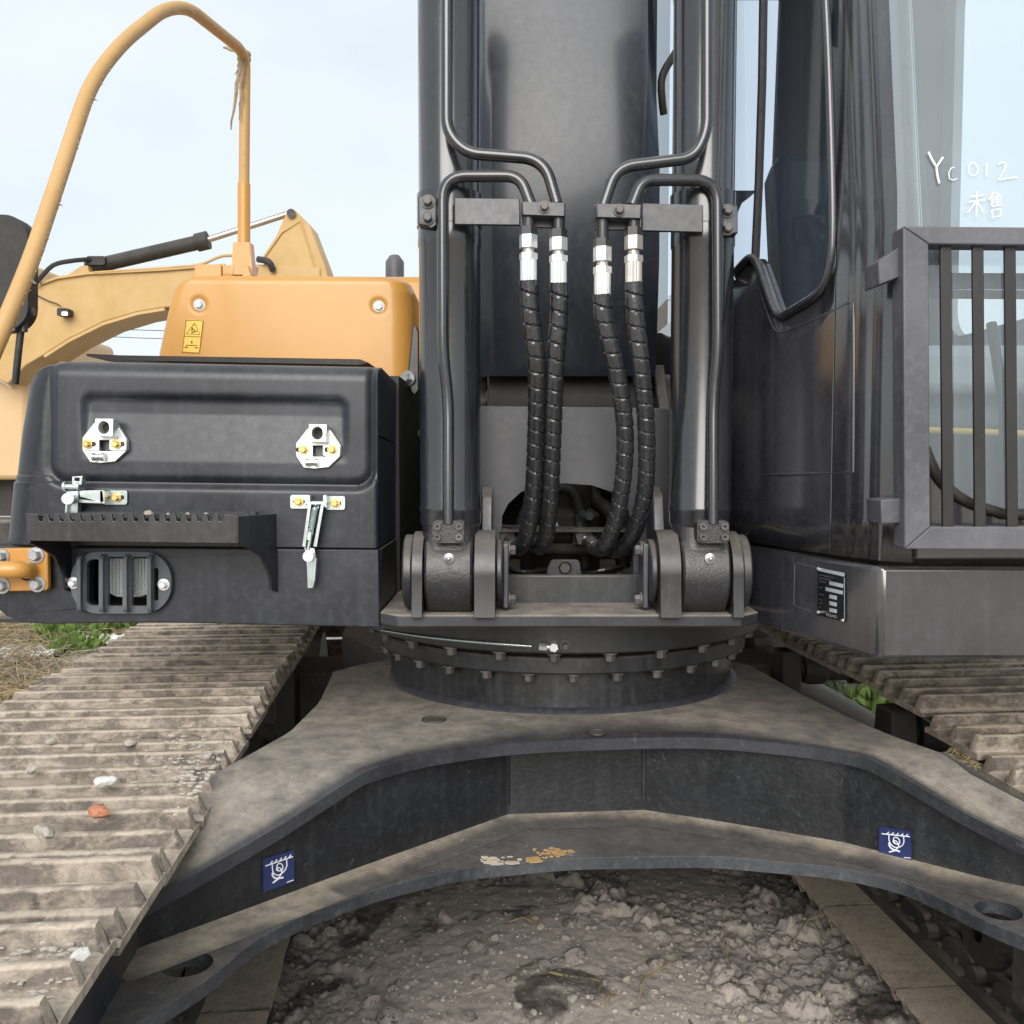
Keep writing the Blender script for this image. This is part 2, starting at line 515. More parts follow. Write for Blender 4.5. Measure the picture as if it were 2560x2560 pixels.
def interp(tab, x):
    return float(np.interp(x, [a for a, b in tab], [b for a, b in tab]))
def copy_tree(o, parent, mat4):
    c = o.copy(); COL.objects.link(c)
    if parent is None:
        c.matrix_basis = mat4
    else:
        c.parent = parent
    for ch in list(o.children):
        copy_tree(ch, c, None)
    return c

# fast 2-D value noise
def vnoise(x, y, seed=0):
    xi, yi = np.floor(x).astype(np.int64), np.floor(y).astype(np.int64)
    xf, yf = x - xi, y - yi
    def h(a, b):
        n = (a * 374761393 + b * 668265263 + seed * 1442695041) & 0xFFFFFFFF
        n = ((n ^ (n >> 13)) * 1274126177) & 0xFFFFFFFF
        return ((n ^ (n >> 16)) & 0xFFFF) / 65535.0
    u, v = xf * xf * (3 - 2 * xf), yf * yf * (3 - 2 * yf)
    return (h(xi, yi) * (1 - u) + h(xi + 1, yi) * u) * (1 - v) + (h(xi, yi + 1) * (1 - u) + h(xi + 1, yi + 1) * u) * v
def fbm(x, y, o=5, seed=0, g=0.5):
    t, a, s = 0, 1.0, 0
    for k in range(o):
        t = t + a * vnoise(x * 2 ** k + 17.3 * k, y * 2 ** k - 9.1 * k, seed + k)
        s += a; a *= g
    return t / s

# ------------------------------------------------------------------ ground
def spaced(lo, hi, step, far):
    mid = list(np.arange(lo, hi, step))
    g, d, x = [], step, mid[-1]
    while x < far:
        d *= 1.25; x += d; g.append(x)
    h, d, x = [], step, lo
    while x > -far:
        d *= 1.25; x -= d; h.append(x)
    return np.array(h[::-1] + mid + g)
def cells(x, y, seed):
    """jittered cells: distance to the nearest and second nearest seed, and that cell's random value"""
    xi, yi = np.floor(x), np.floor(y)
    f1 = np.full(x.shape, 9.0); f2 = np.full(x.shape, 9.0); val = np.zeros(x.shape)
    def h(a, b, k):
        return np.modf(np.abs(np.sin(a * 127.1 + b * 311.7 + k * 74.7 + seed * 13.3) * 43758.5453))[0]
    for dx in (-1, 0, 1):
        for dy in (-1, 0, 1):
            a, b = xi + dx, yi + dy
            d = np.hypot(a + h(a, b, 1) - x, b + h(a, b, 2) - y)
            v = h(a, b, 3)
            near = d < f1
            f2 = np.where(near, f1, np.minimum(f2, d)); val = np.where(near, v, val); f1 = np.where(near, d, f1)
    return f1, f2, val
def ground_z(X, Y):
    near = np.clip((4.6 - np.hypot(X - 0.2, Y - 2.6)) / 1.5, 0, 1)
    z = 0.05 * (fbm(X * 1.2, Y * 1.2, 3, 3) - 0.5)
    wx, wy = X + .03 * fbm(X * 20, Y * 20, 3, 41), Y + .03 * fbm(X * 20, Y * 20, 3, 43)
    rough = np.clip((fbm(X * 3.2, Y * 3.2, 3, 51) - .47) * 6, .12, 1.0)
    rough = np.maximum(rough, np.clip((np.abs(X - .12) - .42) * 4, 0, 1))
    wx, wy = wx + .012 * fbm(X * 70, Y * 70, 2, 45), wy + .012 * fbm(X * 70, Y * 70, 2, 47)
    for sc, amp, sd_, th in ((11, .12, 2, .74), (26, .06, 5, .70), (60, .022, 8, .62)):
        f1, f2, v = cells(wx * sc, wy * sc, sd_)
        z = z + near * rough * amp * np.clip(v - th, 0, 1) * np.clip((f2 - f1) * 2.6, 0, 1) ** .5
    rid = 1 - np.abs(2 * fbm(X * 24, Y * 24, 4, 61, .62) - 1)
    z = z + near * (-.010 * np.clip(rid - .88, 0, 1) * 8 * rough + 0.012 * fbm(X * 30, Y * 30, 5, 31, 0.62) + .004 * fbm(X * 120, Y * 120, 2, 37))
    z = z + near * 0.05 * np.exp(-((X - 0.15) / 0.40) ** 2 - ((Y - 2.7) / 0.7) ** 2)
    return z - 0.05
def spaced2(segs, far):
    mid = []
    for lo, hi, st in segs: mid += list(np.arange(lo, hi, st))
    g, d, x = [], segs[-1][2], mid[-1]
    while x < far: d *= 1.25; x += d; g.append(x)
    h, d, x = [], segs[0][2], mid[0]
    while x > -far: d *= 1.25; x -= d; h.append(x)
    return np.array(h[::-1] + mid + g)
xs = spaced2([(-1.2, -.62, .03), (-.62, 1.35, .0062), (1.35, 2.0, .03)], 260)
ys = spaced2([(1.4, 2.2, .03), (2.2, 3.25, .0062), (3.25, 4.4, .03)], 260)
XX, YY = np.meshgrid(xs, ys)
ZZ = ground_z(XX, YY)
g = MB().grid(np.dstack([XX, YY, ZZ]))
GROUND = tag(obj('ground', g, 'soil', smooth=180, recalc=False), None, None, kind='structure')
def gz(x, y): return float(ground_z(np.array([float(x)]), np.array([float(y)]))[0])

# ================================================================== THE EXCAVATOR
CX, CY = 0.131, 2.63
EXC = empty('excavator', (CX, CY, 0))
tag(EXC, 'black crawler excavator with dusty tracks, spiral wrapped hoses and barred cab guard', 'excavator')
UR = R(5.0)                           # the undercarriage stands turned under the upper body
U4 = Matrix.Rotation(UR, 4, 'Z')
def UP(x, y, z): return U4 @ Vector((x, y, z))

# ------------------------------------------------ swing ring
def ring(name, r, z0, z1, mat, parent, r_in=0.2, lip=None, bevel=0.004):
    mb = MB().lathe([(r_in, z0), (r, z0), (r, z1), (r_in, z1)], lambda x, y, h: (CX + x, CY + y, h), 96, closed=True)
    return obj(name, mb, mat, parent, bevel=bevel)
drum = ring('swing_drum', 0.463, 0.752, 0.868, 'satin_black', EXC, bevel=0.0)
weld = MB().lathe([(0.46, 0.770), (0.478, 0.772), (0.470, 0.782), (0.46, 0.786)], lambda x, y, h: (CX + x, CY + y, h), 96, closed=True)
obj('weld_bead', weld, 'frame_black', drum)
race = ring('swing_bearing', 0.498, 0.868, 0.906, 'satin_black', EXC)
ring('grease_seal', 0.475, 0.906, 0.922, 'rubber', race)
upper = ring('upper_ring', 0.535, 0.922, 1.012, 'satin_black', EXC)
def bolt_ring(parent, r, z, n, a0, h, rad):
    mb = MB().hexbolt((0, 0, 0), (0, 0, -1), rad, h)
    me = mesh_of('bolt', mb, 'dark_bolt')
    for k in range(n):
        a = a0 + 2 * math.pi * k / n
        if math.sin(a) > 0.1: continue
        mw = Matrix.Translation((CX + r * math.cos(a), CY + r * math.sin(a), z))
        obj('bolt', None, None, parent, mesh=me, mw=mw)
bolt_ring(upper, 0.514, 0.922, 26, 0.05, 0.017, 0.0125)
bolt_ring(race, 0.482, 0.868, 30, 0.12, 0.016, 0.0115)

# ------------------------------------------------ X-shaped lower frame
def ztop(x, y): return 0.772 - 0.36 * max(0, 1.78 - y)
pairs = [((-.46, 1.48), (-.46, 1.64)), ((-.36, 1.56), (-.41, 1.75)), ((-.25, 1.655), (-.35, 1.90)), ((-.125, 1.775), (-.295, 2.05)),
         ((-.016, 1.865), (-.26, 2.3)), ((.15, 1.93), (-.26, 2.65)), ((.33, 1.95), (.33, 3.2)), ((.55, 1.945), (.90, 2.65)),
         ((.688, 1.90), (.915, 2.3)), ((.80, 1.835), (.94, 2.05)), ((.88, 1.745), (.97, 1.9)), ((.975, 1.61), (1.03, 1.72)), ((1.10, 1.48), (1.12, 1.60))]
fr = [Vector((*a, 0)) for a, b in pairs]; bk = [Vector((*b, 0)) for a, b in pairs]
frs = catmull(fr, 0.03)
fd = [0]
for a, b in zip(fr, fr[1:]): fd.append(fd[-1] + (b - a).length)
rows = []
KN = 10
for i, p in enumerate(frs):
    x = fd[-1] * i / (len(frs) - 1)
    q = Vector((np.interp(x, fd, [b.x for b in bk]), np.interp(x, fd, [b.y for b in bk]), 0))
    row = []
    for k in range(KN + 1):
        w = p.lerp(q, (k / KN) ** 1.5)
        row.append((w.x, w.y, ztop(w.x, w.y) - (.003 if k == 0 else 0)))
    rows.append(row + [(x_, y_, z_ - .024) for x_, y_, z_ in reversed(row)] + [row[0]])
mb = MB().grid(np.array(rows))
nw = 2 * (KN + 1) + 1
mb.f.append(tuple(range(nw - 1))); mb.f.append(tuple((len(rows) - 1) * nw + k for k in range(nw - 1)))
bmw = mesh_of('cross_frame', mb, 'frame_black', 45)
at = bmw.attributes.new('dust', 'FLOAT', 'POINT')
for vi in range(len(bmw.vertices)):
    k = vi % nw
    if k > KN: k = 0
    co = bmw.vertices[vi].co
    e = (k / KN) ** 1.5 + .10 * (float(fbm(np.array([co.x * 7]), np.array([co.y * 7]), 3, 5)[0]) - .5)
    at.data[vi].value = max(.06, min(1.0, (e - .015) / .11))
XF = obj('cross_frame', None, None, EXC, mesh=bmw, rot=UR)
wl_ = [(-.50, 1.49), (-.343, 1.62), (-.125, 1.805), (.17, 2.045), (.47, 2.045), (.60, 1.975), (.83, 1.835), (1.03, 1.64), (1.14, 1.56)]
wall = []
for (a, b) in zip(wl_, wl_[1:]):
    for k in range(24):
        t = k / 24
        wall.append((a[0] + (b[0] - a[0]) * t, a[1] + (b[1] - a[1]) * t))
wall.append(wl_[-1])
rows = []
for k in range(7):
    rows.append([(x, y, 0.566 + (ztop(x, y) - 0.012 - 0.566) * k / 6) for x, y in wall])
rows += [[(x, y + .02, z) for x, y, z in rows[6]], [(x, y + .02, z) for x, y, z in rows[0]], rows[0]]
paint('web_black', (0.009, 0.010, 0.012), 0.42, up=0.3, all_=0.045, streak=0.07, spots=0.24, bump=0.6, bscale=110, film=GREY)
WEB = obj('web_plate', MB().grid(np.array(rows)), 'web_black', XF, rot=UR, smooth=25)
for x in (.17, .47):
    obj('weld_seam', MB().tube([(x, 2.044, 0.6), (x, 2.044, 0.76)], 0.005, 8), 'web_black', XF, rot=UR)
bot = [(-.52, 1.20), (-.445, 1.26), (-.404, 1.318), (-.35, 1.395), (-.318, 1.45), (-.298, 1.505), (-.27, 1.555), (-.217, 1.616), (-.10, 1.709), (.056, 1.784), (.276, 1.814),
       (.553, 1.80), (.778, 1.727), (.86, 1.665), (.895, 1.60), (.915, 1.54), (.94, 1.48), (1.0, 1.38), (1.1, 1.28), (1.16, 1.24),
       (1.16, 1.62), (1.05, 1.70), (.84, 1.86), (.62, 2.05), (.47, 2.12), (.17, 2.12), (-.14, 1.87), (-.36, 1.70), (-.52, 1.56)]
botf = [(p.x, p.y) for p in fillet([Vector((*p, 0)) for p in bot], 0.05, 4)]
mb = MB().prism(botf, lambda a, b, t: (a, b, t), 0.552, 0.576, holes=[circ(-.372, 1.475, 0.038, 24), circ(.975, 1.535, 0.038, 24)])
LF = obj('lower_flange', mb, 'flange_worn', XF, bevel=0.003, rot=UR)
# dust drifted along the foot of the web, and chipped paint on the flange rim
V = []; AT = []
QS = [-.05, .1, .25, .4, .55, .7, .85, 1.0]
for i, (x, y) in enumerate(wall):
    a, b = Vector((*wall[max(0, i - 9)], 0)), Vector((*wall[min(len(wall) - 1, i + 9)], 0))
    t = (b - a).normalized(); n_ = Vector((t.y, -t.x, 0))
    w = .085
    cut = .55 + .9 * (float(fbm(np.array([x * 11.0]), np.array([y * 11.0]), 4, 7, .7)[0]) - .5)
    if x < -.2: cut += .5
    V.append([(x + n_.x * w * q, y + n_.y * w * q, .5768 + .003 * max(0, 1 - q * 2) ** 2) for q in QS])
    AT += [max(.25, min(1, .25 + .75 * (cut - q) / .4)) for q in QS]
dme = mesh_of('dust_drift', MB().grid(np.array(V)), 'flange_dusty', 60)
at = dme.attributes.new('dust', 'FLOAT', 'POINT')
for vi, a in enumerate(AT): at.data[vi].value = a
tag(obj('dust_drift', None, None, XF, mesh=dme, rot=UR), None, None, kind='stuff')
def chip(px, py, rx, ry, mat, seed, n):
    rg = random.Random(seed); mb = MB()
    for f in range(n):
        u, w = rg.gauss(0, .45), rg.gauss(0, .45)
        s_ = (.42 if f < 3 else .16) * rg.uniform(.5, 1.1)
        q = []
        for k in range(18):
            a = 2 * math.pi * k / 18; m_ = s_ * rg.uniform(.6, 1.15)
            d = ray(px + rx * (u + m_ * math.cos(a)), py + ry * (w + m_ * math.sin(a))); t = (.5775 - CAMZ) / d.z
            q.append((d.x * t, d.y * t))
        mb.prism(q, lambda a, b, t: (a, b, t), .5762, .5772 + .0003 * (f % 5))
    tag(obj('paint_chips', mb, mat, LF), None, None, kind='stuff')
chip(1375, 2132, 50, 17, 'rust_chip', 2, 22)
chip(1240, 2152, 60, 12, 'cream_chip', 3, 22)
# inner body of the frame behind the web, and small plugs on the top plate
obj('frame_core', MB().prism([(.0, 2.2), (.66, 2.2), (.80, 2.65), (.66, 3.1), (0, 3.1), (-.14, 2.65)], lambda a, b, t: (a, b, t), 0.58, 0.747), 'dark_steel', XF, rot=UR)
for px, py, r in ((1085, 1799, 0.026), (1493, 1832, 0.019)):
    d = ray(px, py); t = (0.773 - CAMZ) / d.z
    p = Vector((0, 0, CAMZ)) + d * t
    obj('plug_hole', MB().lathe([(0.001, 0.0), (r * 0.2, 0.001), (r * 0.9, 0.001), (r, 0.004), (r * 1.08, 0.0)], lambda x, y, h: (p.x + x, p.y + y, 0.7725 + h), 24), 'machinery', XF)

# tie-down stickers
def sticker(px_quad, pA, pB, strokes, wid, name):
    """flat print on the web: pA, pB are two plan points of that web facet"""
    A, Bp = UP(*pA, 0), UP(*pB, 0)
    nrm = Vector(((Bp - A).y, -(Bp - A).x, 0)).normalized()
    if nrm.y > 0: nrm = -nrm
    def hit(px, py, off):
        d = ray(px, py)
        t = (A - Vector((0, 0, CAMZ)) + nrm * off).dot(nrm) / d.dot(nrm)
        return Vector((0, 0, CAMZ)) + d * t
    q = [hit(a, b, 0.004) for a, b in px_quad]; q2 = [hit(a, b, 0.001) for a, b in px_quad]
    st = obj(name, MB().add(q + q2, [(0, 1, 2, 3), (7, 6, 5, 4), (0, 4, 5, 1), (1, 5, 6, 2), (2, 6, 7, 3), (3, 7, 4, 0)]), 'sticker_blue', WEB)
    mb = MB()
    for s, w in strokes:
        mb.tube([hit(a, b, 0.0045) for a, b in s], w * 0.5 * 1.6 / F, 6)
    return st, mb, hit
def ringpx(cx, cy, rx, ry, a0=0, a1=360, n=16):
    return [(cx + rx * math.cos(R(a0 + (a1 - a0) * k / n)), cy + ry * math.sin(R(a0 + (a1 - a0) * k / n))) for k in range(n + 1)]
def Zs(l): return [(640 + a * 120 / 1783, 2110 + b * 130 / 1932) for a, b in l]
base_strokes = [([(350, 820), (1360, 470)], 3.4), ([(530, 740), (615, 625)], 3), ([(700, 680), (785, 570)], 3), ([(880, 620), (955, 510)], 3), ([(1050, 560), (1120, 450)], 3), ([(1220, 505), (1295, 395)], 3),
    ([(605, 740), (610, 960), (660, 1090), (760, 1160), (870, 1150), (1000, 1060), (1100, 940), (1150, 790), (1135, 560)], 3.2),
    (ringpx(885, 860, 115, 140), 3.2), (ringpx(845, 940, 85, 60), 3), ([(960, 940), (960, 1060), (910, 1170), (830, 1260)], 3.4),
    ([(615, 1060), (610, 1160), (680, 1260), (800, 1280), (1010, 1250)], 5), ([(830, 1290), (620, 1450)], 4.5), ([(1150, 1430), (1270, 1380), (1390, 1340)], 2.6)]
q1 = Zs([(260, 560), (1400, 220), (1430, 1390), (270, 1800)])
st, mb, _ = sticker(q1, wl_[1], wl_[2], [(Zs(s), w) for s, w in base_strokes], 3, 'tie_down_sticker')
obj('sticker_print', mb, 'sticker_white', st)
def warp(l):       # same drawing on the other leg, sheared the other way
    out = []
    for a, b in l:
        u, v = (a - 260) / 1150, (b - 560 + (a - 260) * 0.298) / 1240
        out.append((2198 + 80 * u, 2066 + 75 * v + 12 * u))
    return out
q2 = [(2198, 2066), (2278, 2078), (2279, 2155), (2197, 2140)]
st, mb, _ = sticker(q2, wl_[6], wl_[7], [(warp(s), w) for s, w in base_strokes], 3, 'tie_down_sticker')
obj('sticker_print', mb, 'sticker_white', st)

# ------------------------------------------------ crawler tracks
PITCHL = 0.225
ZC, RT, YF, YB = 0.400, 0.372, 0.86, 4.26           # height of the axle line, radius, front and rear axle
STR = YB - YF
PER = 2 * STR + 2 * math.pi * RT
NSH = round(PER / PITCHL)
PL = PER / NSH
def sagf(y, sag):
    y = np.asarray(y, dtype=float)
    a = np.sin(np.pi * np.clip((y - .86) / 1.56, 0, 1)) ** 2
    b = np.sin(np.pi * np.clip((y - 2.42) / .78, 0, 1)) ** 2
    return sag * a + .012 * b
def path(s, sag=0.0):
    """point and outward angle on the track loop (undercarriage frame)"""
    s = s % PER
    if s < STR:                        # upper run, from the rear to the front
        y = YB - s
        z = ZC + RT - float(sagf(y, sag))
        return y, z, 0.0
    s -= STR
    if s < math.pi * RT:
        a = s / RT
        return YF - RT * math.sin(a), ZC + RT * math.cos(a), a
    s -= math.pi * RT
    if s < STR: return YF + s, ZC - RT, math.pi
    a = (s - STR) / RT
    return YB + RT * math.sin(a), ZC - RT * math.cos(a), math.pi + a
def shoe_mesh(seed):
    p = PL
    prof = [(0, -.014), (0, -.002), (.010, 0)]
    for c, hh in ((.026, .033), (.108, .029), (.190, .033)):
        prof += [(c - .017, 0), (c - .0125, .004), (c - .0095, hh - .004), (c - .006, hh), (c + .006, hh), (c + .0095, hh - .004), (c + .0125, .004), (c + .018, 0)]
        if c < .18: prof.append((c + .04, 0))
    prof += [(.212, -.003), (p - .007, -.004), (p - .007, -.014)]
    prof = [(a - p / 2, b) for a, b in prof]
    nx = 64
    xs_ = np.concatenate([[-.3, -.2985], np.linspace(-.288, .288, nx - 4), [.2985, .3]])
    tap = np.clip((.2985 - np.abs(xs_)) / .0105, 0, 1)
    V = np.zeros((nx, len(prof), 3))
    for j, (a, b) in enumerate(prof):
        n1 = fbm(xs_ * 60 + seed * 9, np.full(nx, j * 0.7), 3, seed, .6) - 0.5
        n2 = fbm(xs_ * 60 + seed * 5, np.full(nx, j * 0.9 + 30), 3, seed + 5, .6) - 0.5
        V[:, j, 0] = xs_
        V[:, j, 1] = a + 0.0016 * n2 * (1 if 1 < j < len(prof) - 2 else 0)
        V[:, j, 2] = b * (tap if b > .001 else 1) + 0.0016 * n1 * (1 if b > -.01 else 0)
    mb = MB().grid(V)
    o = len(prof)
    mb.f.append(tuple(reversed(range(o)))); mb.f.append(tuple(range((nx - 1) * o, nx * o)))
    mb.f += [(i * o, i * o + o - 1, (i + 1) * o + o - 1, (i + 1) * o) for i in range(nx - 1)]
    return mesh_of('track_shoe', mb, 'shoe', smooth=50)
SHOES = [shoe_mesh(k) for k in range(5)]
def link_mesh():
    mb = MB()
    for sx in (-1, 1):
        for k, (a, b) in enumerate(((-.5, .08), (-.08, .5))):
            x = sx * (0.085 + 0.014 * k)
            poly = rrect(a * PL * 1.08, b * PL * 1.08, -.085, -.016, 0.028, 4)
            mb.prism(poly, lambda u, v, t: (t, u, v), x - 0.011, x + 0.011)
        mb.prism(rrect(-.5 * PL, .5 * PL, -.040, -.014, 0.006, 2), lambda u, v, t: (t, u, v), sx * 0.11 - .03, sx * 0.11 + .03)
    mb.cyl((-.125, -.38 * PL, -.055), (.125, -.38 * PL, -.055), 0.024, seg=16)
    for sx in (-1, 1):
        for yy in (-.03, .05): mb.hexbolt((sx * 0.11, yy, -.040), (0, 0, -1), 0.011, 0.012, False)
    return mesh_of('track_link', mb, 'dark_steel', smooth=40)
LINK = link_mesh()
def track(cx, side, phase, sag):
    prof = [(-.14, .22), (.14, .22), (.17, .36), (.15, .44), (.05, .475), (-.05, .475), (-.15, .44), (-.17, .36)]
    fr_ = obj('track_frame', MB().prism(prof, lambda a, b, t: (cx + a, t, b), 1.10, 3.95), 'dark_steel', EXC, bevel=0.008, rot=UR)
    rg = random.Random(5 + side)
    for k in range(NSH):
        y, z, a = path(k * PL + phase, sag)
        mw = U4 @ Matrix.Translation((cx + rg.uniform(-.003, .003), y, z)) @ Matrix.Rotation(a, 4, 'X') @ Matrix.Rotation(rg.uniform(-.006, .006), 4, 'X')
        if rg.random() < 0.5: mw = mw @ Matrix.Rotation(math.pi, 4, 'Z')
        obj('track_shoe', None, None, fr_, mesh=rg.choice(SHOES), mw=mw)
        y, z, a = path(k * PL + phase, sag)
        obj('track_link', None, None, fr_, mesh=LINK, mw=U4 @ Matrix.Translation((cx, y, z)) @ Matrix.Rotation(a, 4, 'X'))
    for k in range(7):                                # lower rollers
        y = 1.30 + k * 0.43
        mb = MB().lathe([(.02, -.13), (.075, -.13), (.085, -.11), (.085, -.09), (.06, -.08), (.06, .08), (.085, .09), (.085, .11), (.075, .13), (.02, .13)],
                        lambda a, b, h: (cx + h, y + a, 0.205 + b), 24)
        obj('track_roller', mb, 'dark_steel', fr_, rot=UR)
    for y in (2.42, 3.20):                            # carrier rollers on brackets
        mb = MB().lathe([(.02, -.02), (.05, -.02), (.058, 0), (.058, .05), (.046, .06), (.046, .14), (.058, .15), (.058, .19), (.02, .2)],
                        lambda a, b, h: (cx - side * (0.14 - h), y + a, 0.630 + b), 24)
        obj('carrier_roller', mb, 'machinery', fr_, rot=UR)
        xb = cx - side * 0.215
        mb = MB().prism([(y - .05, .40), (y + .05, .40), (y + .055, .60), (y + .045, .695), (y - .045, .695), (y - .055, .60)], lambda a, b, t: (t, a, b), xb - .035, xb + .035)
        mb.cyl((xb, y, .63), (cx, y, .63), 0.025)
        mb.box(min(xb, cx) , max(xb, cx), y - .04, y + .04, .40, .46)
        obj('roller_bracket', mb, 'machinery', fr_, bevel=0.006, rot=UR)
    mb = MB().lathe([(.03, -.09), (.20, -.10), (.21, -.05), (.275, -.045), (.275, .045), (.21, .05), (.20, .10), (.03, .09)], lambda a, b, h: (cx + h, YF + a, ZC + b), 40)
    obj('idler_wheel', mb, 'dark_steel', fr_, rot=UR)
    teeth = []
    for k in range(63):
        a = 2 * math.pi * k / 63
        teeth.append((0.285 if k % 3 else 0.255, a))
    mb = MB().prism([(YB + r * math.cos(a), ZC + r * math.sin(a)) for r, a in teeth], lambda a, b, t: (cx + t, a, b), -.04, .04)
    mb.cyl((cx - .22, YB, ZC), (cx + .22, YB, ZC), 0.19, seg=32)
    obj('drive_sprocket', mb, 'dark_steel', fr_, rot=UR)
    return fr_
LX, RX = -0.684, 1.45
TL = track(LX, -1, 0.07, 0.03)
TR = track(RX, 1, 0.02, 0.075)
# leg ends of the cross frame meet the track frames
obj('leg_end', MB().box(-.62, -.46, 1.24, 1.72, .30, .66), 'dark_steel', XF, bevel=0.01, rot=UR)
obj('leg_end', MB().box(1.12, 1.30, 1.24, 1.72, .30, .66), 'dark_steel', XF, bevel=0.01, rot=UR)
obj('leg_end', MB().box(-.60, -.20, 3.3, 3.6, .36, .62), 'dark_steel', XF, bevel=0.01, rot=UR)
obj('leg_end', MB().box(.9, 1.3, 3.3, 3.6, .36, .62), 'dark_steel', XF, bevel=0.01, rot=UR)
obj('rear_leg', MB().prism([(-.3, 3.35), (.0, 2.7), (.66, 2.7), (.98, 3.35), (.98, 3.6), (.33, 3.15), (-.3, 3.6)], lambda a, b, t: (a, b, t), .58, .745), 'dark_steel', XF, rot=UR)
mb = MB().prism([(1.10, .25), (1.34, .25), (1.42, .40), (1.42, .66), (1.30, .70), (1.10, .52)], lambda a, b, t: (t, a, b), -.475, -.455)
obj('guide_guard', mb, 'frame_black', XF, rot=UR, bevel=0.004)

# mud caked between the grousers (lies on the shoes)
def mud(cx, y0, y1, seed, name, label, amount, sag):
    xs_ = np.arange(-.285, .286, 0.0085); ys_ = np.arange(y0, y1, 0.0085)
    X, Y = np.meshgrid(xs_, ys_)
    n1 = fbm(X * 4.5 + seed, Y * 7, 4, seed)
    n2 = fbm(X * 60, Y * 60, 3, seed + 3)
    edge = np.clip((0.30 - np.abs(X)) / 0.05, 0, 1)
    h = np.clip((n1 - (1 - amount)) * 0.35, -0.01, 0.030) * edge - 0.007 + 0.012 * (n2 - 0.5)
    sagz = sagf(Y, sag)
    Z = ZC + RT - sagz + h - 0.004
    o = obj(name, MB().grid(np.dstack([X + cx, Y, Z])), 'dry_mud', smooth=180, recalc=False, rot=UR)
    tag(o, label, 'dirt', kind='stuff')
mud(LX, 0.75, 3.3, 4, 'caked_mud', 'dry tan mud caked between the bars of the track beside the lamp', 0.40, 0.03)
mud(RX, 1.2, 3.3, 9, 'caked_mud', 'dry tan mud caked between the bars of the track below the cab', 0.38, 0.075)

# ------------------------------------------------ deck and main frame of the upper body
DZ0, DZ1 = 1.008, 1.034
deckp = [(-.275, 1.985), (-.235, 1.945), (.47, 1.945), (.515, 1.99), (.515, 3.3), (-.275, 3.3)]
DECK = obj('deck_plate', MB().prism(deckp, lambda a, b, t: (a, b, t), DZ0, DZ1), 'deck_black', EXC, bevel=0.004)
obj('deck_riser', MB().box(-.03, .325, 2.115, 2.14, DZ1 - .004, 1.095), 'satin_black', DECK, bevel=0.003)
# bracket plate with arched opening behind the hoses
BY = 2.20
outer = [(1195, 1015), (1668, 1020), (1690, 1030), (1700, 1528), (1195, 1528)]
arch = [(1250, 1330), (1252, 1290), (1268, 1258), (1300, 1228), (1345, 1210), (1410, 1205), (1480, 1210), (1535, 1228), (1568, 1258), (1580, 1300), (1582, 1400), (1582, 1440), (1570, 1462), (1550, 1468), (1300, 1466), (1270, 1460), (1256, 1440)]
BRK = obj('boom_bracket', MB().pxprism(outer, BY, BY + 0.02, [arch]), 'bracket_black', EXC, bevel=0.003)
obj('arch_lining', MB().pxprism([(1247, 1330), (1249, 1287), (1266, 1254), (1299, 1224), (1345, 1206), (1410, 1201), (1480, 1206), (1537, 1224), (1571, 1255), (1584, 1300), (1584, 1330)], BY - .003, BY + 0.16,
     [[(1253, 1330 - .01), (1255, 1290), (1270, 1260), (1301, 1231), (1346, 1213), (1410, 1208), (1479, 1213), (1534, 1231), (1566, 1261), (1578, 1300), (1579, 1330 - .01)]]), 'bracket_black', BRK)
# dark machinery inside
inn = obj('inner_bulkhead', MB().box(-.30, .55, 3.05, 3.1, 1.03, 1.75), 'machinery', EXC)
obj('inner_side', MB().box(-.30, -.27, 2.3, 3.05, 1.03, 1.55), 'machinery', inn)
obj('inner_side', MB().box(.50, .53, 2.45, 3.05, 1.03, 1.55), 'machinery', inn)
SW = obj('swivel_joint', MB().lathe([(.01, 1.0), (.11, 1.0), (.11, 1.20), (.085, 1.22), (.085, 1.30), (.01, 1.31)], lambda x, y, h: (CX + x, 2.62 + y, h), 32), 'machinery', EXC)
mb = MB().pxprism(rrect(1500, 1680, 1330, 1362, 8), 2.30, 2.36)
obj('manifold', MB().cyl(W(1240, 1368, 2.34), W(1600, 1376, 2.34), 0.014).cyl(W(1240, 1335, 2.38), W(1600, 1345, 2.38), 0.024), 'dark_steel', EXC)
for k, (a, b) in enumerate((((1370, 1275), (1400, 1345)), ((1300, 1300), (1330, 1350)), ((1450, 1345), (1475, 1290)))):
    mid = ((a[0] + b[0]) / 2 + (12 if k % 2 else -12), min(a[1], b[1]) - 6)
    pts = fillet([W(*a, 2.5), W(*mid, 2.45), W(*b, 2.4)], .06)
    obj('inner_pipe', MB().tube(pts, 0.011, 10), 'galvanised', EXC)
obj('inner_hose', MB().tube(catmull([W(1290, 1370, 2.45), W(1330, 1250, 2.5), W(1420, 1222, 2.5), W(1455, 1290, 2.5), W(1462, 1420, 2.5)], .01), 0.016, 12), 'rubber', EXC)
obj('inner_hose', MB().tube(catmull([W(1560, 1420, 2.6), W(1530, 1290, 2.6), W(1490, 1250, 2.65), W(1470, 1180, 2.7)], .01), 0.02, 12), 'rubber', EXC)
for k in range(7):
    y0 = 1420 + 6 * k
    pts = catmull([W(1262, y0 - 4, 2.35), W(1310 + 8 * k, y0 + 8, 2.28 + .02 * k), W(1370, y0 + 3, 2.4), W(1440, y0 + 12, 2.45), W(1500, y0 + 6, 2.3 + .02 * k), W(1560, y0 - 9, 2.36)], .015)
    obj('wire', MB().tube(pts, 0.0035, 6), 'rubber' if k % 3 else 'galvanised', EXC)
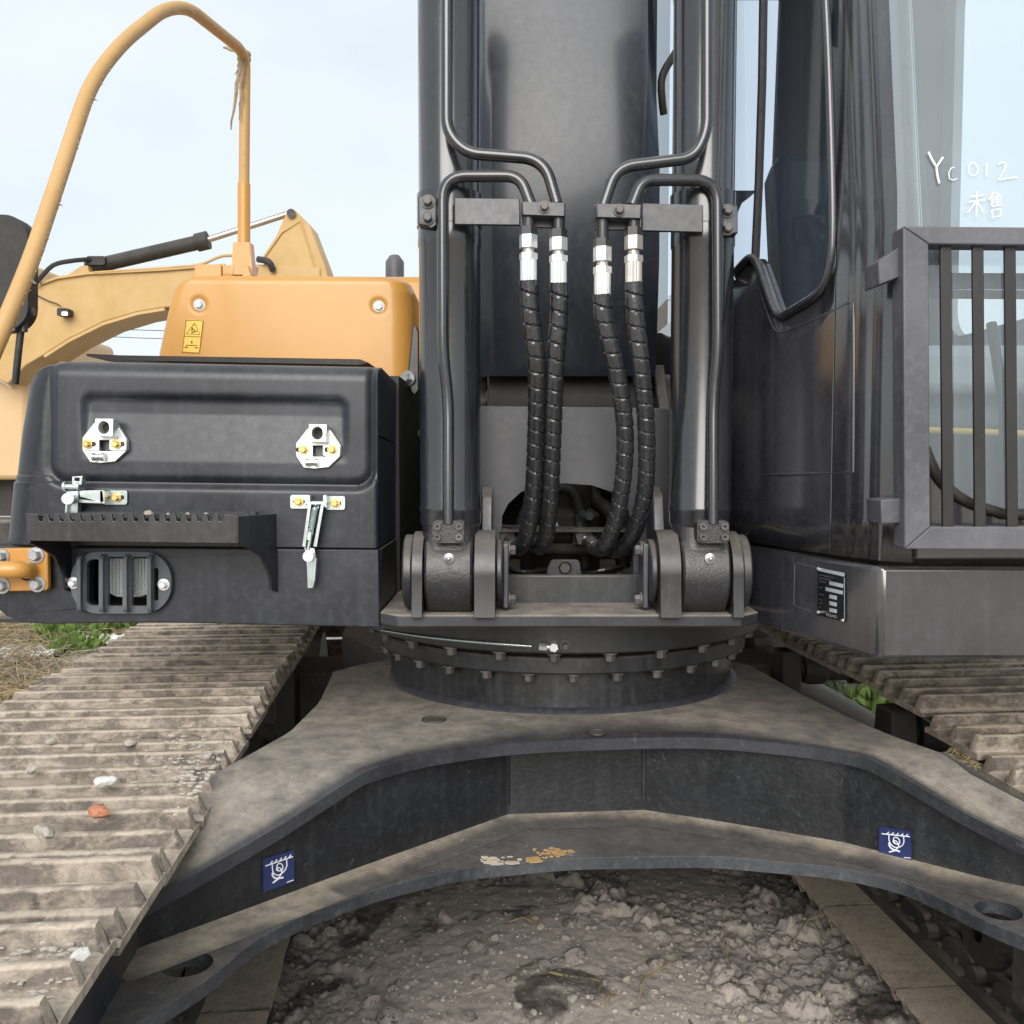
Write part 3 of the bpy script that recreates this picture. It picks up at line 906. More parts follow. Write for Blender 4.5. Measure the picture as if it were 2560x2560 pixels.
obj('lock_plate', MB().pxprism([(1362, 1470), (1368, 1420), (1376, 1402), (1384, 1399), (1440, 1399), (1450, 1404), (1460, 1470)], 2.24, 2.25, [circ(1413, 1420, 14)]), 'satin_black', EXC, bevel=.002)
obj('lock_pin', MB().cyl(W(1413, 1420, 2.225), W(1413, 1420, 2.4), 0.0115), 'dark_steel', EXC)
# fixing blocks seen in the slot under the boom foot
for px in (1240, 1295, 1500, 1560):
    mb = MB().pxprism(rrect(px - 22, px + 22, 965, 1025, 5), 2.50, 2.6)
    mb.hexbolt(W(px - 4, 990, 2.5), (0, -1, 0), 0.017, 0.02)
    obj('valve_block', mb, 'dark_steel', EXC, bevel=.003)

# ------------------------------------------------ boom
def boom():
    mb = MB()
    secs = [(2.42, 1.56, .172, .232), (2.40, 1.62, .172, .232), (2.345, 1.85, .172, .229), (2.325, 2.05, .172, .225), (2.345, 2.30, .175, .215), (2.47, 3.0, .182, .205)]
    V = []
    for y, z, hf, hb in secs:
        V.append([(CX - hb, y + .45, z + .1), (CX - hb, y + .03, z), (CX - hf - .02, y + .004, z), (CX - hf, y, z), (CX + hf, y, z), (CX + hf + .02, y + .004, z), (CX + hb, y + .03, z), (CX + hb, y + .45, z + .1)])
    mb.grid(np.array(V))
    n = len(V); w = 8
    mb.f += [(i * w, i * w + w - 1, (i + 1) * w + w - 1, (i + 1) * w) for i in range(n - 1)]
    mb.f.append(tuple(range(w)))
    o = obj('boom', mb, 'boom_black', EXC, smooth=30)
    obj('boom_foot', MB().cyl((CX - .19, 2.62, 1.50), (CX + .19, 2.62, 1.50), 0.15, seg=40).box(CX - .18, CX + .18, 2.50, 2.8, 1.50, 1.66), 'machinery', o)
    obj('foot_boss', MB().cyl((CX - .30, 2.66, 1.50), (CX - .2, 2.66, 1.50), 0.085), 'satin_black', o)
    obj('foot_boss', MB().cyl((CX + .2, 2.66, 1.50), (CX + .30, 2.66, 1.50), 0.085), 'satin_black', o)
    return o
BOOM = boom()
for s in (-1, 1):      # side plates that carry the boom foot
    x = CX + s * .255
    mb = MB().prism([(2.36, 1.03), (3.0, 1.03), (2.90, 1.50), (2.80, 1.60), (2.55, 1.60), (2.42, 1.47)], lambda a, b, t: (t, a, b), x - .015, x + .015)
    obj('boom_bracket_side', mb, 'bracket_black', EXC, bevel=.004)

# ------------------------------------------------ boom cylinders
CYL_Y = 2.02
PINZ = W(1127, 1428, CYL_Y).z
def boom_cylinder(pxc, s):
    """s = -1 for the one beside the tool box, 1 for the one beside the cab"""
    c = W(pxc, 1428, CYL_Y); x = c.x
    zb = W(pxc, 1315, CYL_Y).z
    r = 0.0638
    prof = [(.0, zb), (r * .95, zb), (r * 1.0, zb + .008), (r * 1.0, zb + .03), (r * 1.025, zb + .034), (r * 1.025, zb + .040), (r, zb + .045)]
    zc0, zc1 = W(pxc, 600, CYL_Y).z, W(pxc, 565, CYL_Y).z
    prof += [(r, zc0 - .02), (r * 1.03, zc0 - .014), (r * 1.03, zc1), (r * 1.0, zc1 + .006), (r, 2.285), (r * 1.012, 2.288), (r * 1.012, 2.60), (0, 2.60)]
    o = obj('boom_cylinder', MB().lathe(prof, lambda a, b, h: (x + a, CYL_Y + b, h), 64), 'gloss_black', EXC, smooth=30)
    # knuckle that turns on the pin, with neck up to the barrel
    hw = 0.049
    kn = MB().lathe([(.02, -hw), (.083, -hw), (.088, -hw + .005), (.088, hw - .005), (.083, hw), (.02, hw)], lambda a, b, h: (x + h, CYL_Y + a, PINZ + b), 48)
    obj('knuckle', kn, 'cast_black', o, smooth=40)
    nk = MB()
    sec = []
    for t in range(7):
        q = t / 6
        z = PINZ + .02 + (zb + .004 - PINZ - .02) * q
        wx = .049 + (.060 - .049) * q; wy = .080 + (.058 - .080) * q
        sec.append([(x + a, CYL_Y + b, z) for a, b in rrect(-wx, wx, -wy, wy, min(wx, wy) * (.35 + .6 * q), 6)])
    V = np.array([s_ + [s_[0]] for s_ in sec])
    nk.grid(V)
    obj('neck', nk, 'cast_black', o, smooth=60)
    # oil port block with four socket screws
    px0 = 1128 if s < 0 else 1782 - 0
    pxb = 1121 if s < 0 else 1783
    pb = MB().pxprism(rrect(pxb - 40, pxb + 40, 1302, 1358, 10), 1.925, 1.975)
    pbo = obj('port_block', pb, 'cast_black', o, bevel=.003)
    for dx in (-27, 27):
        for dy in (-13, 13):
            p = W(pxb + dx, 1329 + dy, 1.925)
            mb = MB().lathe([(.0015, .004), (.0035, .004), (.0035, .010), (.0072, .010), (.0075, -.002), (.001, -.002)], lambda a, b, h: (p.x + a, p.y - h, p.z + b), 14)
            obj('socket_screw', mb, 'dark_bolt', o)
    # grease nipple
    p = W(1122 if s < 0 else 1776, 1397, 1.93)
    obj('grease_nipple', MB().lathe([(.0, .0), (.011, .0), (.011, .004), (.004, .006), (.003, .014), (0, .015)], lambda a, b, h: (p.x + a, CYL_Y - .0875 - h + .004, p.z + b), 14), 'bolt_steel', o)
    # clamp band round the barrel
    zb0, zb1 = W(pxc, 572, CYL_Y).z, W(pxc, 490, CYL_Y).z
    obj('clamp_band', MB().lathe([(r * .99, zb0), (r * 1.06, zb0), (r * 1.06, zb1), (r * .99, zb1)], lambda a, b, h: (x + a, CYL_Y + b, h), 48), 'gloss_black', o)
    return o, x
CL, XL = boom_cylinder(1127, -1)
CR, XR = boom_cylinder(1748, 1)
# lugs and pins
def lug(x0, x1, r, name, parent, mat='satin_black', foot=True, top=None):
    mb = MB()
    if foot:
        poly = []
        for k in range(25):
            a = R(-8 + 196 * k / 24)
            poly.append((CYL_Y + r * math.cos(a), PINZ + r * math.sin(a)))
        poly += [(CYL_Y - r * 1.08, DZ1 - .003), (CYL_Y + r * 1.5, DZ1 - .003)]
        mb.prism(poly, lambda a, b, t: (t, a, b), x0, x1)
    else:
        mb.cyl((x0, CYL_Y, PINZ), (x1, CYL_Y, PINZ), r, seg=40)
    return obj(name, mb, mat, parent, bevel=.004, smooth=30)
LUGS = []
for s, x in ((-1, XL), (1, XR)):
    g_ = .0525
    li = lug(x - s * g_, x - s * (g_ + .043), .088, 'pin_lug', EXC)
    lo = lug(x + s * g_, x + s * (g_ + .022), .085, 'pin_lug', EXC)
    pin = lug(x - s * (g_ + .055), x + s * (g_ + .045), .045, 'foot_pin', EXC, 'cast_black', False)
    lug(x + s * (g_ + .022), x + s * (g_ + .043), .078, 'pin_collar', pin, 'satin_black', False)
    lug(x - s * (g_ + .043), x - s * (g_ + .058), .068, 'pin_collar', pin, 'satin_black', False)
    kx = x - s * (g_ + .058)
    mb = MB().box(min(kx, kx - s * .012), max(kx, kx - s * .012), CYL_Y - .03, CYL_Y + .05, PINZ - .075, PINZ + .06)
    kp = obj('keeper_plate', mb, 'bracket_black', pin, bevel=.003)
    for zz in (-.06, .045):
        obj('keeper_bolt', MB().hexbolt((kx - s * .012, CYL_Y - .005, PINZ + zz), (-s, 0, 0), .011, .012), 'dark_bolt', pin)
    # tall gusset rising behind the inner lug
    xg = x - s * (g_ + .022)
    mb = MB().prism([(CYL_Y + .05, DZ1), (BY, DZ1), (BY, 1.26), (BY - .03, 1.29), (CYL_Y + .09, 1.27), (CYL_Y + .06, 1.18)], lambda a, b, t: (t, a, b), xg - .012, xg + .012)
    obj('gusset', mb, 'bracket_black', li, bevel=.003)

# ------------------------------------------------ steel pipes, clamps, hoses
PY = 1.925
r_pipe = 0.0118
def pipe(pts, r=r_pipe, fr_=.045):
    return obj('hydraulic_pipe', MB().tube(fillet([W(*p) for p in pts], fr_, 8), r, 18), 'gloss_black', EXC, smooth=60)
pipe([(1117, -60, 1.93), (1117, 330, 1.93), (1165, 383, 1.925), (1360, 398, 1.915), (1392, 510, 1.905)], fr_=.06)
pipe([(1121, 1310, 1.93), (1121, 1000, 1.945), (1107, 880, 1.94), (1106, 440, 1.935), (1300, 440, 1.915), (1327, 512, 1.905)], fr_=.05)
pipe([(1767, -60, 1.93), (1767, 330, 1.93), (1735, 395, 1.925), (1540, 418, 1.915), (1508, 515, 1.905)], fr_=.06)
pipe([(1783, 1310, 1.93), (1783, 1000, 1.945), (1795, 880, 1.94), (1793, 450, 1.935), (1605, 450, 1.915), (1580, 515, 1.905)], fr_=.05)
def clamp(bar, back, block, bolt, plate, bolts):
    o = obj('pipe_bracket', MB().pxprism(bar, 1.925, 1.937).pxprism(back, 1.926, 1.936), 'gate_grey' if False else 'bracket_black', EXC, bevel=.0015)
    b = obj('clamp_block', MB().pxprism(block, 1.885, 1.924), 'bracket_black', o, bevel=.003)
    obj('clamp_bolt', MB().hexbolt(W(*bolt, 1.885), (0, -1, 0), .0085, .011), 'dark_bolt', o)
    p = obj('band_plate', MB().pxprism(plate, 1.945, 1.985), 'satin_black', o, bevel=.003)
    for q in bolts:
        obj('band_bolt', MB().hexbolt(W(*q, 1.945), (0, -1, 0), .0095, .014), 'dark_bolt', o)
    return o
clamp([(1136, 495), (1300, 497), (1300, 562), (1136, 560)], [(1300, 540), (1413, 542), (1413, 570), (1300, 566)],
      [(1303, 503), (1414, 506), (1414, 541), (1304, 537)], (1361, 518), [(1044, 488), (1092, 495), (1092, 562), (1078, 572), (1045, 560)], [(1070, 505), (1070, 546)])
clamp([(1605, 508), (1758, 512), (1758, 580), (1605, 576)], [(1486, 510), (1605, 540), (1605, 574), (1487, 574)],
      [(1490, 508), (1605, 511), (1604, 546), (1490, 543)], (1548, 526), [(1806, 512), (1845, 512), (1845, 584), (1806, 592)], [(1818, 528), (1818, 572)])
def hose(fx, fy0, nut, collar, sleeve, path_, mat):
    """steel end fitting, then rubber hose wound in a spiral guard"""
    Y0 = 1.905
    pts = catmull([W(*p) for p in path_], .0032)
    seg = 26
    mb = MB(); V = []
    T = [(pts[min(i + 1, len(pts) - 1)] - pts[max(i - 1, 0)]).normalized() for i in range(len(pts))]
    u = Vector((1, 0, 0))
    pitch = .031
    for i, p in enumerate(pts):
        u = (u - T[i] * u.dot(T[i])).normalized(); w = T[i].cross(u)
        row = []
        for k in range(seg + 1):
            a = 2 * math.pi * k / seg
            ph = (i * .0032 / pitch + a / (2 * math.pi)) % 1
            rr = .0175 + .0016 * ph - (.0026 if ph < .10 else 0)
            row.append(p + (u * math.cos(a) + w * math.sin(a)) * rr)
        V.append([tuple(q) for q in row])
    mb.grid(np.array(V))
    mb.f.append(tuple(range(seg))); mb.f.append(tuple((len(V) - 1) * (seg + 1) + k for k in range(seg)))
    o = obj('hydraulic_hose', mb, 'hose_wrap', EXC, smooth=35)
    a = lambda y, dx=0: W(fx + dx, y, Y0)
    obj('pipe_end', MB().cyl(a(fy0), a(nut[0] - 18), .0125).cyl(a(nut[0] - 20), a(nut[0]), .018, seg=6), 'satin_black', o, smooth=30)
    obj('hose_nut', MB().cyl(a(nut[0]), a(nut[1]), .0185, seg=6), mat, o, smooth=20, bevel=.001)
    obj('hose_stem', MB().cyl(a(nut[1]), a(collar), .0115), 'rusty_zinc', o)
    sl = MB().cyl(a(collar), a(collar + 16), .0185, seg=6)
    n = 40
    prof = []
    for k in range(n):
        an = 2 * math.pi * k / n
        rr = .0165 if k % 2 else .0155
        prof.append((rr * math.cos(an), rr * math.sin(an)))
    p0, p1 = a(collar + 16), a(sleeve)
    sl.prism(prof, lambda u_, v_, t: (p0.x + u_ + (p1.x - p0.x) * t, Y0 + v_, p0.z + (p1.z - p0.z) * t), 0, 1)
    obj('hose_sleeve', sl, mat, o, smooth=20)
    return o
hose(1321, 540, (588, 622), 634, 706, [(1322, 700, 1.905), (1326, 780, 1.915), (1342, 920, 1.94), (1340, 1090, 2.0), (1332, 1240, 2.06), (1314, 1345, 2.13), (1292, 1370, 2.19), (1268, 1345, 2.23)], 'zinc')
hose(1396, 545, (595, 628), 640, 712, [(1397, 706, 1.905), (1398, 780, 1.915), (1388, 920, 1.94), (1382, 1090, 2.0), (1376, 1240, 2.06), (1366, 1335, 2.13), (1350, 1368, 2.19), (1325, 1348, 2.23)], 'zinc')
hose(1506, 545, (618, 655), 668, 740, [(1505, 734, 1.905), (1510, 800, 1.915), (1540, 920, 1.94), (1562, 1070, 1.99), (1556, 1210, 2.05), (1533, 1320, 2.11), (1500, 1372, 2.17), (1462, 1345, 2.23)], 'zinc')
hose(1584, 548, (590, 626), 640, 710, [(1584, 704, 1.905), (1588, 790, 1.915), (1604, 930, 1.94), (1616, 1080, 1.99), (1612, 1230, 2.06), (1585, 1330, 2.13), (1545, 1375, 2.20), (1500, 1360, 2.26)], 'rusty_zinc')
for px, py in ((1262, 1340), (1322, 1345), (1455, 1340)):
    obj('hose_elbow', MB().cyl(W(px, py, 2.23), W(px - 12, py - 4, 2.36), .0165).cyl(W(px + 6, py + 3, 2.21), W(px - 2, py, 2.24), .021, seg=6), 'dark_steel', EXC)
obj('manifold_block', MB().pxprism(rrect(1432, 1520, 1322, 1362, 4), 2.27, 2.33), 'dark_steel', EXC, bevel=.003)

# ------------------------------------------------ grease line on the ring
def ringpt(px, py):
    d = ray(px, py); r = .542
    A = d.x ** 2 + d.y ** 2; Bq = -2 * (d.x * CX + d.y * CY); C = CX ** 2 + CY ** 2 - r * r
    t = (-Bq - math.sqrt(max(0, Bq * Bq - 4 * A * C))) / (2 * A)
    return Vector((0, 0, CAMZ)) + d * t
gl = obj('grease_line', MB().tube(catmull([ringpt(955, 1576), ringpt(1060, 1592), ringpt(1200, 1606), ringpt(1350, 1617)], .02), .0035, 10), 'galvanised', EXC)
obj('line_nut', MB().cyl(ringpt(1348, 1617), ringpt(1368, 1618), .0085, seg=6), 'zinc', gl)
obj('line_elbow', MB().cyl(ringpt(1368, 1617), ringpt(1392, 1618), .006).cyl(ringpt(1384, 1617) + Vector((0, .02, 0)), ringpt(1384, 1617) - Vector((0, .012, 0)), .010, seg=6), 'zinc', gl)
obj('line_plug', MB().hexbolt(ringpt(1413, 1615) + Vector((0, .01, 0)), (0, -1, 0), .008, .018), 'dark_bolt', gl)

# ------------------------------------------------ tool box beside the boom
BXY = 2.0
k = S(BXY)
Ltab = [(899, 120), (901, 98), (905, 76), (915, 56), (930, 46), (959, 34), (1080, 14), (1203, 0), (1362, -14)]
def toolbox():
    nu, nv = 250, 120
    V = np.zeros((nv + 1, nu + 1, 3))
    def sd(px, py, x0, x1, y0, y1, r):
        dx = max(x0 + r - px, px - (x1 - r), 0); dy = max(y0 + r - py, py - (y1 - r), 0)
        ins = max(x0 - px, px - x1, y0 - py, py - y1)
        return math.hypot(dx, dy) - r if (dx > 0 and dy > 0) else ins
    for j in range(nv + 1):
        py0 = 899 + (1361 - 899) * (j / nv)
        Lp = interp(Ltab, py0)
        for i in range(nu + 1):
            px = Lp + (946 - Lp) * i / nu
            tilt = max(0, (px - 150)) * .019 * (1 - .45 * (py0 - 899) / 460)
            py = py0 + tilt
            off = 0.0
            dl, dt, dr = max(0, px - Lp), max(0, py0 - 899), max(0, 946 - px)
            if dl < 95: off += 95 - math.sqrt(95 ** 2 - (95 - dl) ** 2)
            if dt < 42: off += 42 - math.sqrt(42 ** 2 - (42 - dt) ** 2)
            if dr < 12: off += 12 - math.sqrt(12 ** 2 - (12 - dr) ** 2)
            d = sd(px, py0 + .0, 122, 931, 500, 1204, 46)
            off += 13 * math.exp(-(d / 10.0) ** 2)
            if d > 0 and px < 200 and py0 < 1204: off += min(d, 14) * .7      # body falls away beside the lid
            d2 = sd(px, py0, 204, 868, 984, 1500, 26)
            fade = min(1, max(0, (1150 - py0) / 120))
            off += 15 * fade / (1 + math.exp(min(40, (d2 + 4) / 3.2)))
            if d > 6 and py0 > 1190: off -= min(5, (d - 6) * .6)
            p = W(px, py, BXY)
            V[j, i] = (p.x, BXY + off * k, p.z)
    mb = MB().grid(V)
    h, w = nv + 1, nu + 1
    # close the shell: sides, top and bottom run back
    loop = [j * w for j in range(h - 1, 0, -1)] + list(range(0, w - 1)) + [j * w + w - 1 for j in range(h - 1)] + [(h - 1) * w + i for i in range(w - 1, 0, -1)]
    o = len(mb.v)
    for idx in loop:
        x, y, z = mb.v[idx]
        zz = z - .03 if z > 1.40 else z
        mb.v.append((x, 2.72, zz))
    n = len(loop)
    mb.f += [(loop[q], loop[(q + 1) % n], o + (q + 1) % n, o + q) for q in range(n)]
    mb.f.append(tuple(o + q for q in range(n)))
    return obj('tool_box', mb, 'panel_black', EXC, smooth=40)
BOX = toolbox()
# skirt below with the lamp opening
sk = [(-90, 1366), (946, 1374), (950, 1569), (400, 1556), (120, 1560), (60, 1557), (15, 1540), (-20, 1510), (-90, 1480)]
hole = rrect(222, 398, 1396, 1520, 22)
mb = MB().pxprism(sk, 2.0, 2.03, [hole])
SK = obj('skirt_panel', mb, 'panel_black', EXC, bevel=.006, smooth=30)
pr = [XZ(948, 1375, 2.0), XZ(951, 1568, 2.0)]
obj('skirt_side', MB().box(pr[0][0] - .02, pr[0][0] + .0005, 2.028, 2.7, pr[1][1], pr[0][1]), 'satin_black', SK, bevel=.003)
obj('skirt_floor', MB().box(-1.1, -.28, 2.03, 2.7, 1.004, 1.012), 'satin_black', SK)
obj('seam_gasket', MB().pxprism([(-60, 1358), (940, 1358), (940, 1378), (-60, 1370)], 2.02, 2.6), 'rubber', SK)

# step with toothed tread
STY = 1.83
top = [(65, 1284)]
x = 92
while x < 545:
    top += [(x, 1285), (x + 2, 1286), (x + 5, 1303), (x + 13, 1304), (x + 16, 1287), (x + 18, 1285)]
    x += 26.5
poly = top + [(592, 1289), (592, 1359), (65, 1352)]
STEP = obj('step', MB().pxprism(poly, STY, STY + .006), 'satin_black', EXC, bevel=.001)
zt = W(300, 1288, STY).z
xa, xb = W(66, 1290, STY).x, W(592, 1290, STY).x
mb = MB()
for q in range(3):
    yy = STY + .05 + q * .05
    pl = [(xa + .01, zt - .02), (xb + .04, zt - .02)]
    mb.box(xa + .007, xb - .004, yy, yy + .005, zt - .03, zt - .001)
for q in range(18):
    xx = xa + .01 + q * (xb - xa) / 18
    mb.box(xx, xx + .008, STY + .006, 1.995, zt - .016, zt - .008)
obj('tread', mb, 'frame_black', STEP)
xs0, xs1 = xb - .004, xb + .03
side = [(STY + .001, 1290), (STY + .001, 1359), (1.88, 1372), (1.93, 1392), (1.965, 1440), (1.972, 1474), (1.998, 1480), (1.998, 1284)]
sv = []
for y, py in side: sv.append((y, W(640, py, y).z))
mb = MB().prism(sv, lambda a, b, t: (xs0 + (xs1 - xs0) * (a - STY) / .17 + t, a, b), 0, .006)
obj('step_bracket', mb, 'satin_black', STEP, bevel=.001)
mb = MB().prism(sv, lambda a, b, t: (xa + t, a, b), 0, .006)
obj('step_bracket', mb, 'satin_black', STEP, bevel=.001)
# stuck dirt on the tread
for px, py, r in ((372, 1277, .011), (420, 1283, .004), (470, 1284, .005), (515, 1285, .005)):
    p = W(px, py, STY + .03)
    mb = MB().lathe([(.0001, r * .9), (r * .6, r * .6), (r, 0), (r * .8, -r * .6)], lambda a, b, h: (p.x + a * random.uniform(.8, 1.2), p.y + b, zt + max(0, h) * random.uniform(.7, 1.1)), 9)
    obj('stuck_dirt', mb, 'dry_mud', STEP)

# ------------------------------------------------ work lamp
LY = 1.985
gp = rrect(176, 428, 1379, 1534, 70, 10)
slot = [rrect(216, 256, 1398, 1514, 16), rrect(269, 315, 1392, 1515, 4), rrect(329, 373, 1392, 1515, 4), rrect(384, 396, 1420, 1502, 5)]
LAMP = obj('work_lamp', MB().pxprism(gp, LY, LY + .012, slot), 'lamp_grey', EXC, bevel=.003)
for x0 in (207, 262, 321, 381):
    a, b = W(x0, 1384, LY), W(x0, 1531, LY)
    pts = fillet([(a.x, LY + .004, a.z), (a.x + .001, LY - .022, a.z - .004), (b.x + .001, LY - .022, b.z + .004), (b.x, LY + .004, b.z)], .02, 5)
    mb = MB()
    V = []
    for p in pts:
        V.append([(p.x - .0042, p.y, p.z), (p.x + .0042, p.y, p.z), (p.x + .0042, p.y + .012, p.z), (p.x - .0042, p.y + .012, p.z), (p.x - .0042, p.y, p.z)])
    mb.grid(np.array(V))
    obj('guard_bar', mb, 'lamp_grey', LAMP, bevel=.001, smooth=30)
for p in ((184, 1457), (410, 1461)):
    obj('lamp_bolt', MB().hexbolt(W(*p, LY), (0, -1, 0), .0085, .010), 'zinc', LAMP)
mb = MB().pxprism(rrect(266, 378, 1376, 1492, 32, 8), LY + .030, LY + .036)
ln = obj('lamp_lens', mb, 'lens_glass', LAMP, bevel=.002)
mb = MB()
for q in range(13):
    xx = 272 + q * 8
    mb.cyl(W(xx, 1396, LY + .028), W(xx, 1484, LY + .028), .0018, seg=6)
for q in range(10):
    yy = 1440 + q * 5
    mb.cyl(W(325, yy, LY + .028), W(374, yy, LY + .028), .0012, seg=6)
obj('lens_rib', mb, 'lens_glass', ln)
p = W(322, 1434, LY)
obj('reflector_bowl', MB().lathe([(.012, .10), (.028, .085), (.042, .055), (.047, .037)], lambda a, b, h: (p.x + a, LY + h, p.z + b), 32), 'reflector', ln)
obj('lamp_shell', MB().lathe([(.02, .13), (.05, .10), (.052, .04), (.048, .038)], lambda a, b, h: (p.x + a, LY + h, p.z + b), 32), 'rubber', LAMP)
a, b = W(205, 1392, 2.03), W(405, 1524, 2.03)
mb = MB().box(a.x, b.x, 2.20, 2.205, b.z, a.z).box(a.x - .004, a.x, 2.03, 2.2, b.z, a.z).box(b.x, b.x + .004, 2.03, 2.2, b.z, a.z).box(a.x, b.x, 2.03, 2.2, b.z - .004, b.z).box(a.x, b.x, 2.03, 2.2, a.z, a.z + .004)
obj('lamp_well', mb, 'machinery', LAMP)

# ------------------------------------------------ catches and latches
def catch(cx, cy, flip):
    k2 = 1.0
    oct_ = [(-57, -14), (-29, -50), (-20, -52), (22, -50), (30, -46), (55, -8), (54, 18), (24, 46), (-12, 50), (-38, 47), (-57, 18)]
    oct_ = [(cx + a, cy + b) for a, b in oct_]
    win = [(cx + a, cy + b) for a, b in ((-20, -8), (16, -8), (16, 20), (-14, 20))]
    Y = 1.996
    o = obj('lid_catch', MB().pxprism(oct_, Y - .006, Y + .006, [win]), 'zinc', EXC, bevel=.001)
    hs = [(cx - 25, cy - 62), (cx + 20, cy - 61), (cx + 19, cy - 16), (cx - 27, cy - 18)]
    obj('catch_housing', MB().pxprism(hs, Y - .034, Y - .005, [circ(cx - 4, cy - 39, 14, 20, 16)]), 'zinc', o, bevel=.001)
    obj('catch_bore', MB().pxprism(circ(cx - 4, cy - 39, 14.5, 20, 16.5), Y - .010, Y - .007), 'machinery', o)
    for s in (-1, 1):
        bx = cx + (-44 if s < 0 else 28) + (6 if flip else 0)
        tabp = rrect(cx + (-57 if s < 0 else 10), cx + (-15 if s < 0 else 53), cy - 11, cy + 18, 5, 3)
        obj('catch_tab', MB().pxprism(tabp, Y - .010, Y - .006), 'zinc', o, bevel=.0007)
        obj('tab_slot', MB().pxprism(rrect(bx - 4, bx + 20, cy - 4, cy + 8, 5, 3) if not flip else rrect(bx - 20, bx + 4, cy - 4, cy + 8, 5, 3), Y - .0112, Y - .0102), 'machinery', o)
        obj('catch_bolt', MB().hexbolt(W(bx, cy + 2, Y - .011), (0, -1, 0), .0070, .009), 'brass_bolt', o)
    obj('catch_pin', MB().cyl(W(cx - 30, cy + 34, Y - .016), W(cx - 4, cy + 34, Y - .016), .006).cyl(W(cx - 32, cy + 34, Y - .016), W(cx - 26, cy + 34, Y - .016), .0085).cyl(W(cx - 8, cy + 34, Y - .016), W(cx - 2, cy + 34, Y - .016), .0085), 'galvanised', o)
    return o
catch(263, 1108, False)
catch(797, 1122, True)
# hanging latch
Y = 1.994
LT = obj('over_centre_latch', MB().pxprism(rrect(725, 772, 1237, 1272, 6, 3), Y - .004, Y), 'galvanised', EXC, bevel=.0007)
obj('latch_tab', MB().pxprism(rrect(814, 863, 1240, 1275, 6, 3), Y - .004, Y), 'galvanised', LT, bevel=.0007)
for px, py in ((747, 1254), (838, 1258)):
    obj('latch_slot', MB().pxprism(rrect(px - 15, px + 15, py - 5, py + 5, 5, 3), Y - .0052, Y - .0042), 'machinery', LT)
    obj('latch_bolt', MB().hexbolt(W(px, py, Y - .005), (0, -1, 0), .0070, .009), 'brass_bolt', LT)
mb = MB()
for x0 in (767, 808): mb.pxprism([(x0, 1238), (x0 + 8, 1238), (x0 + 8, 1268), (x0, 1268)], Y - .026, Y)
mb.cyl(W(765, 1258, Y - .018), W(818, 1258, Y - .018), .005)
obj('latch_ears', mb, 'galvanised', LT)
mb = MB()
for dx in (0, 32):
    a, b = W(770 + dx, 1262, Y - .026), W(757 + dx - (4 if dx else 0), 1366, Y - .03)
    mb.prism([(770 + dx, 1262), (778 + dx, 1262), (764 + dx - (4 if dx else 0), 1368), (755 + dx - (4 if dx else 0), 1366)], lambda p, q, t: tuple(W(p, q, t)), Y - .034, Y - .012)
obj('latch_arm', mb, 'galvanised', LT, bevel=.0006)
a, b = W(788, 1268, Y - .022), W(778, 1318, Y - .024)
pts = [a.lerp(b, q / 160) + Vector((math.cos(q * .55) * .0062, math.sin(q * .55) * .0062, 0)) for q in range(161)]
obj('latch_spring', MB().tube(pts, .0016, 6), 'galvanised', LT)
obj('latch_rod', MB().cyl(a, W(770, 1375, Y - .024), .0042).cyl(W(775, 1320, Y - .024), W(773, 1336, Y - .024), .0085, seg=6).pxprism([(766, 1330), (778, 1331), (776, 1350), (764, 1349)], Y - .032, Y - .020), 'galvanised', LT)
obj('latch_roller', MB().cyl(W(770, 1391, Y - .048), W(770, 1391, Y - .018), .0105, seg=24), 'zinc', LT)
mb = MB().pxprism([(762, 1372), (786, 1374), (786, 1410), (777, 1440), (784, 1468), (770, 1472), (767, 1440), (770, 1402)], Y - .022, Y - .010)
mb = MB().pxprism([(760, 1368), (786, 1371), (790, 1396), (790, 1412), (786, 1450), (783, 1470), (769, 1471), (767, 1420), (765, 1396)], Y - .024, Y - .018).pxprism([(784, 1396), (791, 1396), (787, 1450), (782, 1470), (780, 1450)], Y - .032, Y - .012)
obj('latch_lever', mb, 'galvanised', LT, bevel=.0006)
# latch swung to the side
L2 = obj('over_centre_latch', MB().pxprism(rrect(258, 318, 1226, 1262, 6, 3), Y - .004, Y), 'galvanised', EXC, bevel=.0007)
obj('latch_slot', MB().pxprism(rrect(276, 310, 1238, 1249, 5, 3), Y - .0052, Y - .0042), 'machinery', L2)
obj('latch_bolt', MB().hexbolt(W(291, 1244, Y - .005), (0, -1, 0), .0070, .009), 'brass_bolt', L2)
obj('latch_arm', MB().pxprism([(198, 1228), (206, 1226), (256, 1226), (260, 1254), (250, 1256), (224, 1248), (200, 1242)], Y - .03, Y - .024).pxprism([(196, 1248), (252, 1254), (252, 1259), (198, 1257)], Y - .034, Y - .006).pxprism([(250, 1226), (262, 1227), (262, 1260), (250, 1259)], Y - .030, Y), 'galvanised', L2, bevel=.0006)
obj('latch_rod', MB().cyl(W(161, 1216, Y - .03), W(200, 1216, Y - .03), .0055).cyl(W(160, 1216, Y - .03), W(166, 1216, Y - .03), .011).cyl(W(194, 1216, Y - .03), W(201, 1216, Y - .03), .0105).pxprism([(180, 1191), (206, 1190), (204, 1212), (180, 1212)], Y - .036, Y - .018, [rrect(186, 199, 1194, 1203, 2, 2)]), 'galvanised', L2, bevel=.0006)
obj('latch_roller', MB().cyl(W(169, 1247, Y - .062), W(169, 1247, Y - .03), .0115, seg=24), 'zinc', L2)
obj('latch_lever', MB().pxprism([(166, 1228), (196, 1228), (194, 1283), (164, 1283)], Y - .030, Y - .012).pxprism([(164, 1258), (168, 1258), (167, 1283), (162, 1283)], Y - .04, Y - .012), 'galvanised', L2, bevel=.0006)

